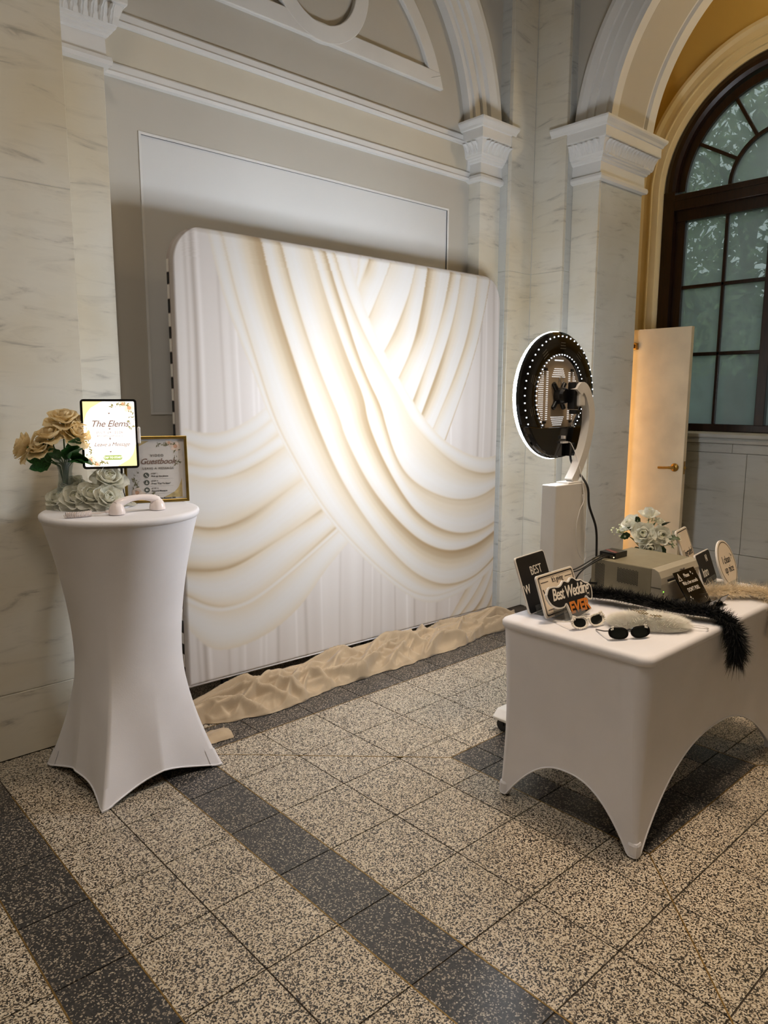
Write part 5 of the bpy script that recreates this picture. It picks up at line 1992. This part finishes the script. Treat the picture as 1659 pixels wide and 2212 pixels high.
# die-cut sign
raw = [(370, 600), (420, 520), (490, 500), (545, 500), (590, 480), (640, 430), (700, 440), (740, 400), (780, 390), (830, 420), (880, 410), (930, 440), (980, 450), (1010, 500), (1000, 580), (975, 640), (935, 645), (905, 615), (885, 625), (895, 690), (925, 720), (930, 760), (850, 800), (740, 850), (650, 860), (630, 800), (605, 700), (570, 735), (500, 750), (430, 730), (390, 690), (370, 640)]
kk = 0.000355
oc = [((x-700)*kk*1.22, 0.142-((y+0.22*(x-690))-420)*kk*0.96+0.012) for x, y in raw]
mz = min(p[1] for p in oc)
oc = [(p, q-mz+0.004) for p, q in oc]
oc = [tuple(p[:2]) for p in smooth_path([(a, b, 0) for a, b in oc+[oc[0]]], 3)][:-1]
ccx = sum(p for p, q in oc)/len(oc)
ccz = sum(q for p, q in oc)/len(oc)
if area(oc) < 0:
    oc = oc[::-1]


def shrink_outline(poly, g):
    out = []
    m = len(poly)
    for i in range(m):
        p, q = poly[i-1], poly[(i+1) % m]
        dx, dy = q[0]-p[0], q[1]-p[1]
        L = math.hypot(dx, dy) or 1
        out.append((poly[i][0]-dy/L*g, poly[i][1]+dx/L*g))
    return out


s3 = thing('diecut_sign', None, 'die-cut black sign reading Best Wedding EVER in front', 'sign', M=frame_at(2.345, 1.490, R(-2), LEAN))
MB().prism(oc, -0.004, 0.004).obj('board', 'sign_edge', s3)
MB().prism(shrink_outline(oc, 0.0055), -0.0048, -0.0040).obj('printed_face', 'print_black', s3)
lettering(s3, 'Best Wedding', 0.000, 0.108, -0.0054, 0.062, 'print_white', shear=0.25, fat=0.0011, spacing=0.86, sx=0.74)
lettering(s3, 'EVER', 0.034, 0.045, -0.0054, 0.060, 'orange', fat=0.0022, sx=0.92)
stand_parts(s3, 0.10, LEAN)

s4 = rect_sign('cream_sign', 'cream sign reading Upgraded behind the printer corner', 3.295, 1.475, R(12), LEAN, 0.19, 0.235, 'sign_cream', [(0.016, 0.024, 'print_black')], 0.018)
lettering(s4, 'Upgraded', 0.0, 0.128, -0.0052, 0.050, 'print_black', sx=0.74)
s5 = rect_sign('black_sign', 'black sign reading Intro half behind the round sign', 3.250, 1.385, R(8), LEAN, 0.20, 0.145, 'print_black', None)
lettering(s5, 'N', 0.030, 0.115, -0.0052, 0.046, 'print_white', sx=0.7)
lettering(s5, 'Intro', -0.030, 0.060, -0.0052, 0.060, 'print_white', sx=0.62)
s6 = thing('round_sign', None, 'round cream sign reading I clean up nice', 'sign', M=frame_at(3.262, 1.288, R(3), LEAN))
RS = 0.094
MB().prism([(RS*math.cos(2*PI*i/64), 0.006+RS*1.12+RS*1.12*math.sin(2*PI*i/64)) for i in range(64)], -0.004, 0.004).obj('board', 'sign_edge', s6, bevel=0.001)


def ell(r):
    return [((RS-r)*math.cos(2*PI*i/64), 0.006+RS*1.12+(RS*1.12-r)*math.sin(2*PI*i/64)) for i in range(64)]


MB().prism(ell(0.004), -0.0046, -0.004).obj('printed_face', 'sign_cream', s6)
b = MB()
ring_poly(b, ell(0.0085), ell(0.0115), -0.0051, -0.0045)
b.obj('printed_border', 'print_black', s6)
lettering(s6, 'I clean', -0.004, 0.128, -0.0052, 0.047, 'print_black', sx=0.72)
lettering(s6, 'up nice', 0.002, 0.086, -0.0052, 0.047, 'print_black', sx=0.72)
sk = MB()
for (px, pz, r) in ((0.060, 0.140, 0.006), (0.053, 0.128, 0.003), (0.050, 0.148, 0.003)):
    sk.prism([(px+(r if i % 2 == 0 else r*0.3)*math.cos(PI*i/4), pz+(r if i % 2 == 0 else r*0.3)*math.sin(PI*i/4)) for i in range(8)], -0.0056, -0.0048)
sk.obj('printed_sparkles', 'print_black', s6)
stand_parts(s6, 0.11, LEAN)

# black acrylic print tray with warning text
TR = thing('print_tray', None, 'black acrylic print catcher reading Please Wait against printer', 'tray', M=Matrix.Translation((2.885, 1.262, TZ)) @ Matrix.Rotation(R(0), 4, 'Z'))
TRM = Matrix.Rotation(R(-33), 4, 'X')
MB().box(-0.088, -0.002, 0.0, 0.088, 0.002, 0.152).obj('back_panel', 'gloss_black', TR, M=Matrix.Translation((0, 0, 0.004)) @ TRM)
TE = bpy.data.objects[TR.children[0].name]
lettering(TE, 'Please', 0.0, 0.128, -0.0026, 0.024, 'print_white', sx=0.75)
lettering(TE, 'Wait a few seconds', 0.004, 0.098, -0.0026, 0.022, 'print_white', sx=0.72)
lettering(TE, "DON'T PULL", 0.004, 0.068, -0.0026, 0.024, 'print_white', sx=0.75)
wt = MB()
tri = [(-0.075, 0.112), (-0.047, 0.112), (-0.061, 0.146)]
tin = [(-0.0705, 0.1145), (-0.0515, 0.1145), (-0.061, 0.1395)]
ring_poly(wt, tri, tin, -0.0028, -0.0022)
wt.box(-0.0618, -0.0028, 0.122, -0.0602, -0.0022, 0.132)
wt.box(-0.0618, -0.0028, 0.117, -0.0602, -0.0022, 0.119)
for (px, pz, r) in ((0.042, 0.135, 0.007), (0.053, 0.126, 0.004), (-0.05, 0.040, 0.007), (-0.040, 0.032, 0.004), (-0.06, 0.030, 0.003)):
    wt.prism([(px+(r if i % 2 == 0 else r*0.3)*math.cos(PI*i/4), pz+(r if i % 2 == 0 else r*0.3)*math.sin(PI*i/4)) for i in range(8)], -0.0028, -0.0022)
wt.obj('printed_symbols', 'print_white', TE)
for s in (-1, 1):
    MB().box(s*0.050-0.034, -0.100, 0.001, s*0.050+0.034, -0.097, 0.052, M=None).obj('catch_flap', 'gloss_black', TR, M=Matrix.Translation((0, -0.030, 0.022)) @ Matrix.Rotation(R(28), 4, 'X') @ Matrix.Translation((0, 0.072, -0.012)))
MB().box(-0.088, -0.062, 0.0, 0.088, 0.004, 0.003).obj('tray_floor', 'gloss_black', TR)
for s in (-1, 1):
    MB().box(s*0.083-0.002, 0.0, 0.0, s*0.083+0.002, 0.085, 0.004).obj('side_strut', 'gloss_black', TR)

# ------------------------------------------------------------------ small bouquet behind the printer
NV_ = thing('glass_vase', (3.165, 1.655, TZ), 'small ribbed glass vase behind the printer', 'vase')
MB().lathe([(0.030, 0), (0.033, 0.003), (0.030, 0.03), (0.026, 0.08), (0.032, 0.13), (0.036, 0.148), (0.0335, 0.148), (0.029, 0.128), (0.023, 0.08), (0.027, 0.03), (0.028, 0.008), (0.001, 0.006)], 16, cap=False).obj('glass_body', 'glass', NV_, smooth=True)
nb = Vector((3.165, 1.655, TZ))
RT2 = Vector((0.46, -0.885, 0))
TC2 = Vector((-0.885, -0.46, 0))
small = [
    ('white rose at the top of the small bouquet', 0.002, 0.275, 0.0, (0.0, 1.0, 0.2), 0.052),
    ('white rose at the upper left of the small bouquet', -0.062, 0.235, 0.01, (-0.6, 0.6, 0.4), 0.052),
    ('white rose at the centre front of the small bouquet', -0.012, 0.205, 0.045, (-0.15, 0.35, 0.9), 0.056),
    ('white rose right of centre in the small bouquet', 0.052, 0.20, 0.035, (0.3, 0.35, 0.8), 0.052),
    ('white rose lowest in the small bouquet', 0.012, 0.155, 0.05, (0.1, -0.05, 1.0), 0.052),
    ('small white bud at the right of the small bouquet', 0.112, 0.195, 0.01, (0.7, 0.5, 0.3), 0.032),
    ('small white bud upper right in the small bouquet', 0.045, 0.25, 0.0, (0.4, 0.9, 0.2), 0.032),
]
rng = random.Random(5)
for lab, a, h, t, (da, dh, dt), sz in small:
    p = nb+RT2*a+UP*h+TC2*t
    fl = thing('small_rose', tuple(p), lab, 'rose', group='roses in the small bouquet')
    d = RT2*da+UP*dh+TC2*dt
    bloom(fl, axis_matrix((0, 0, 0), d), sz, 'white', rng, ((0, 3, 3, 0.66), (0, 5, 15, 0.80), (0, 5, 30, 0.90), (1, 6, 50, 1.0)))
    MB().tube(smooth_path([(0, 0, 0), tuple((nb+UP*0.13-p)*0.8), tuple(nb+UP*0.02-p)]), 0.0022, 5).obj('stem', 'stem', fl)
sg = thing('leaf_sprig', tuple(nb+UP*0.10), 'dark green leaves and tiny buds of the small bouquet', 'leaves', group='roses in the small bouquet')
for (a, h, da, dh, sz) in [(-0.075, 0.10, -0.8, -0.2, 0.055), (-0.05, 0.12, -0.9, 0.2, 0.05), (-0.035, 0.16, -0.5, 0.6, 0.045), (0.07, 0.08, 0.8, -0.25, 0.065), (0.085, 0.10, 0.9, 0.1, 0.06), (0.05, 0.06, 0.5, -0.5, 0.06), (0.06, 0.15, 0.6, 0.6, 0.05), (-0.03, 0.04, -0.7, -0.4, 0.05), (0.02, 0.13, 0.1, 0.8, 0.045), (0.0, 0.09, -0.2, 0.1, 0.05), (0.03, 0.03, 0.3, -0.7, 0.045)]:
    leaf_at(sg, RT2*a+UP*h+TC2*0.03, RT2*da+UP*dh+TC2*0.4, sz, rng.uniform(-0.6, 0.6), 1)
gy = MB()
for (ca, chh) in ((-0.135, 0.115), (-0.10, 0.105), (0.02, 0.17), (0.015, 0.03), (0.115, 0.07)):
    for _ in range(16):
        o = RT2*(ca+rng.gauss(0, 0.014))+UP*(chh+rng.gauss(0, 0.013))+TC2*(0.03+rng.gauss(0, 0.01))
        gy.sphere(tuple(o), rng.uniform(0.003, 0.0055), 6, 4)
go = gy.obj('tiny_buds', 'rose_green', sg)
go['kind'] = 'stuff'
st = MB()
for a, h in ((-0.135, 0.115), (-0.10, 0.10), (0.115, 0.07)):
    st.tube(smooth_path([(0, 0, 0), tuple(RT2*a*0.5+UP*h*0.7+TC2*0.02), tuple(RT2*a+UP*h+TC2*0.03)]), 0.0016, 5)
st.obj('stem', 'stem', sg)

# ------------------------------------------------------------------ boas, fur mask and glasses


def strands(mb, path, n, length, spread, width, rng, droop=0.0, top=0.0, lat=1.0, jit=0.0):
    P = [Vector(p) for p in path]
    m = len(P)
    for _ in range(n):
        f = rng.uniform(0, m-1.001)
        i = int(f)
        c = P[i].lerp(P[i+1], f-i)
        t = (P[i+1]-P[i]).normalized()
        a = rng.uniform(0, 2*PI)
        e1 = t.orthogonal().normalized()
        e2 = t.cross(e1)
        d = (e1*math.cos(a)+e2*math.sin(a))*lat
        d = (d+t*rng.uniform(-spread, spread)+Vector((0, 0, -droop))).normalized()
        if c.z < TZ+0.05 and d.z < -0.05 and TX0 < c.x < TX1 and c.y > TY0+0.01:
            d.z = abs(d.z)*0.35
            d.normalize()
        L = length*rng.uniform(0.5, 1.15)
        w = d.cross(Vector((rng.uniform(-1, 1), rng.uniform(-1, 1), rng.uniform(-1, 1)))).normalized()*width
        c = c+Vector((rng.uniform(-jit, jit), rng.uniform(-jit, jit), 0))
        mid = c+d*L*0.55+Vector((0, 0, -0.10*L*droop))
        tip = c+d*L+Vector((0, 0, -0.45*L*(droop+0.12)))
        if TX0 < tip.x < TX1 and tip.y > TY0:
            tip.z = max(tip.z, TZ+0.002)
            mid.z = max(mid.z, TZ+0.002)
        mb.add([c-w, c+w, mid+w*0.8, mid-w*0.8, tip], [(0, 1, 2, 3), (3, 2, 4)])


rng = random.Random(21)
bpath = smooth_path([(2.60, 1.60, TZ+0.030), (2.625, 1.50, TZ+0.035), (2.64, 1.40, TZ+0.032), (2.655, 1.30, TZ+0.028), (2.67, 1.20, TZ+0.030), (2.70, 1.13, TZ+0.026), (2.715, 1.078, TZ+0.002), (2.72, 1.050, TZ-0.05), (2.725, 1.050, TZ-0.115)], 6)
BOA = thing('feather_boa', (2.64, 1.35, TZ), 'black fringe boa trailing over the front table edge', 'boa')
iv = Matrix.Translation((-2.64, -1.35, -TZ))
bb = MB()
strands(bb, bpath, 8500, 0.060, 0.7, 0.0013, rng, 0.25)
strands(bb, bpath[-16:], 1800, 0.060, 0.3, 0.0011, rng, 1.3)
tg = bb.obj('feather_fringe', 'fur_black', BOA, M=iv)
tg['kind'] = 'stuff'
MB().tube(bpath, 0.014, 8).obj('core_cord', 'fur_black', BOA, M=iv)
wpath = smooth_path([(2.99, 1.30, TZ+0.020), (3.05, 1.26, TZ+0.022), (3.11, 1.22, TZ+0.022), (3.15, 1.17, TZ+0.022), (3.17, 1.11, TZ+0.020), (3.175, 1.078, TZ-0.005), (3.18, 1.055, TZ-0.06), (3.185, 1.05, TZ-0.12)], 6)
BOA2 = thing('fringe_boa', (3.1, 1.2, TZ), 'cream fringe boa under the round sign hanging off table', 'boa')
iv = Matrix.Translation((-3.1, -1.2, -TZ))
bb = MB()
strands(bb, wpath, 5200, 0.075, 1.0, 0.0009, rng, 0.3, jit=0.02)
strands(bb, wpath[-18:], 1700, 0.085, 0.3, 0.0009, rng, 1.5, jit=0.025)
tg = bb.obj('fringe', 'fringe_white', BOA2, M=iv)
tg['kind'] = 'stuff'
MB().tube(wpath, 0.010, 8).obj('core_cord', 'fringe_white', BOA2, M=iv)

# white furry eye mask
MK = thing('fur_mask', (2.465, 1.265, TZ), 'white fluffy eye mask with gold lettering on the prop table', 'eye mask', rz=R(-52))


def mk_out(a):
    x = 0.140*math.cos(a)
    y = 0.088*math.sin(a)*(1+0.10*math.cos(2*a))
    return x, y


def mk_fn(u, v):
    a = 2*PI*u
    x, y = mk_out(a)
    return (x*(1-v), y*(1-v), 0.004+0.034*math.sqrt(max(0, 1-(1-v)**2.5)))


MB().grid(mk_fn, 48, 10, cu=True).obj('padding', 'fur_white', MK, smooth=True)
ff = MB()
for _ in range(9000):
    a = rng.uniform(0, 2*PI)
    q = math.sqrt(rng.random())
    x, y = mk_out(a)
    z = 0.004+0.034*math.sqrt(max(0, 1-q**2.5))
    c = Vector((x*q, y*q, z))
    d = Vector((x*0.9+rng.uniform(-0.08, 0.08), y*1.6+rng.uniform(-0.08, 0.08), 0.05)).normalized()
    L = rng.uniform(0.016, 0.036)
    w = d.cross(UP).normalized()*0.0010
    tip = c+d*L+Vector((0, 0, -0.004))
    tip.z = max(0.001, tip.z)
    ff.add([c-w, c+w, tip], [(0, 1, 2)])
fo = ff.obj('fur', 'fur_white', MK)
fo['kind'] = 'stuff'
for i, (lx, ly, wd) in enumerate(((-0.03, 0.030, 0.05), (-0.02, 0.0, 0.035), (0.02, -0.025, 0.04))):
    g = MB()
    pts = [(lx-wd/2+wd*t/12, ly+0.010*math.sin(t*2.1), 0.050) for t in range(13)]
    g.tube(pts, 0.0014, 6)
    g.tube([(p[0]+0.003, p[1]-0.010+0.004*math.cos(p[0]*400), 0.050) for p in pts[2:-2]], 0.0012, 6)
    g.obj('gold_script', 'gold', MK, smooth=True)
MB().tube(smooth_path([(0.148, -0.004, 0.010), (0.175, -0.024, 0.012), (0.205, -0.012, 0.008), (0.195, 0.018, 0.006), (0.150, 0.016, 0.010)]), 0.0018, 6).obj('elastic_loop', 'plastic_white', MK, smooth=True)


def sunglasses(label, x, y, rz, kind):
    g = thing('sunglasses', (x, y, TZ), label, 'sunglasses', rz=rz)

    def lens(s, o=1.0):
        pts = []
        for i in range(28):
            a = 2*PI*i/28
            px = 0.031*o*math.cos(a)*(1+0.16*math.cos(a))
            pz = 0.0175*o*math.sin(a)+0.013*max(0, math.cos(a))**2*max(0, math.sin(a)+0.35)
            pts.append((s*(0.036+px), 0.026+pz))
        return pts
    tilt = Matrix.Rotation(R(-24), 4, 'X')
    fmat = 'pearl' if kind == 'pearl' else 'gloss_black'
    for s in (1, -1):
        ol, il = lens(s, 1.20), lens(s, 0.92)
        b = MB()
        ring_poly(b, ol, il, -0.0025, 0.0025)
        b.obj('rim', fmat, g, M=tilt, bevel=0.001)
        MB().prism(il if s > 0 else il[::-1], -0.0008, 0.0008).obj('lens', 'lens', g, M=tilt)
        orn = MB()
        if kind == 'pearl':
            for i, (px, pz) in enumerate(lens(s, 1.18)):
                orn.sphere((px, -0.004, pz), 0.0034, 7, 5)
            for (dx, dz) in ((0.036, 0.022), (0.042, 0.026), (0.039, 0.032), (0.046, 0.019), (0.033, 0.030)):
                orn.sphere((s*(0.036+dx-0.008), -0.005, 0.026+dz-0.006), 0.0048, 8, 6)
            orn.obj('pearls', 'pearl', g, M=tilt, smooth=True)
        else:
            for (dx, dz) in ((0.030, 0.020), (0.034, 0.026), (0.036, 0.018), (0.028, 0.027)):
                orn.sphere((s*(0.036+dx-0.004), -0.004, 0.026+dz-0.004), 0.0034, 6, 4)
            orn.obj('rhinestones', 'pearl', g, M=tilt)
        MB().tube(smooth_path([(s*0.070, 0.010, 0.036), (s*0.072, 0.05, 0.022), (s*0.068, 0.10, 0.010), (s*0.064, 0.125, 0.004)]), 0.0024, 6).obj('temple', fmat, g, smooth=True)
    MB().tube(smooth_path([(-0.008, 0.012, 0.032), (0, 0.012, 0.036), (0.008, 0.012, 0.032)]), 0.0024, 6).obj('bridge', fmat, g, smooth=True)
    return g


sunglasses('white pearl rimmed sunglasses beside the die-cut sign', 2.285, 1.395, R(-14), 'pearl')
sunglasses('black sunglasses near the front corner of prop table', 2.275, 1.228, R(-30), 'black')
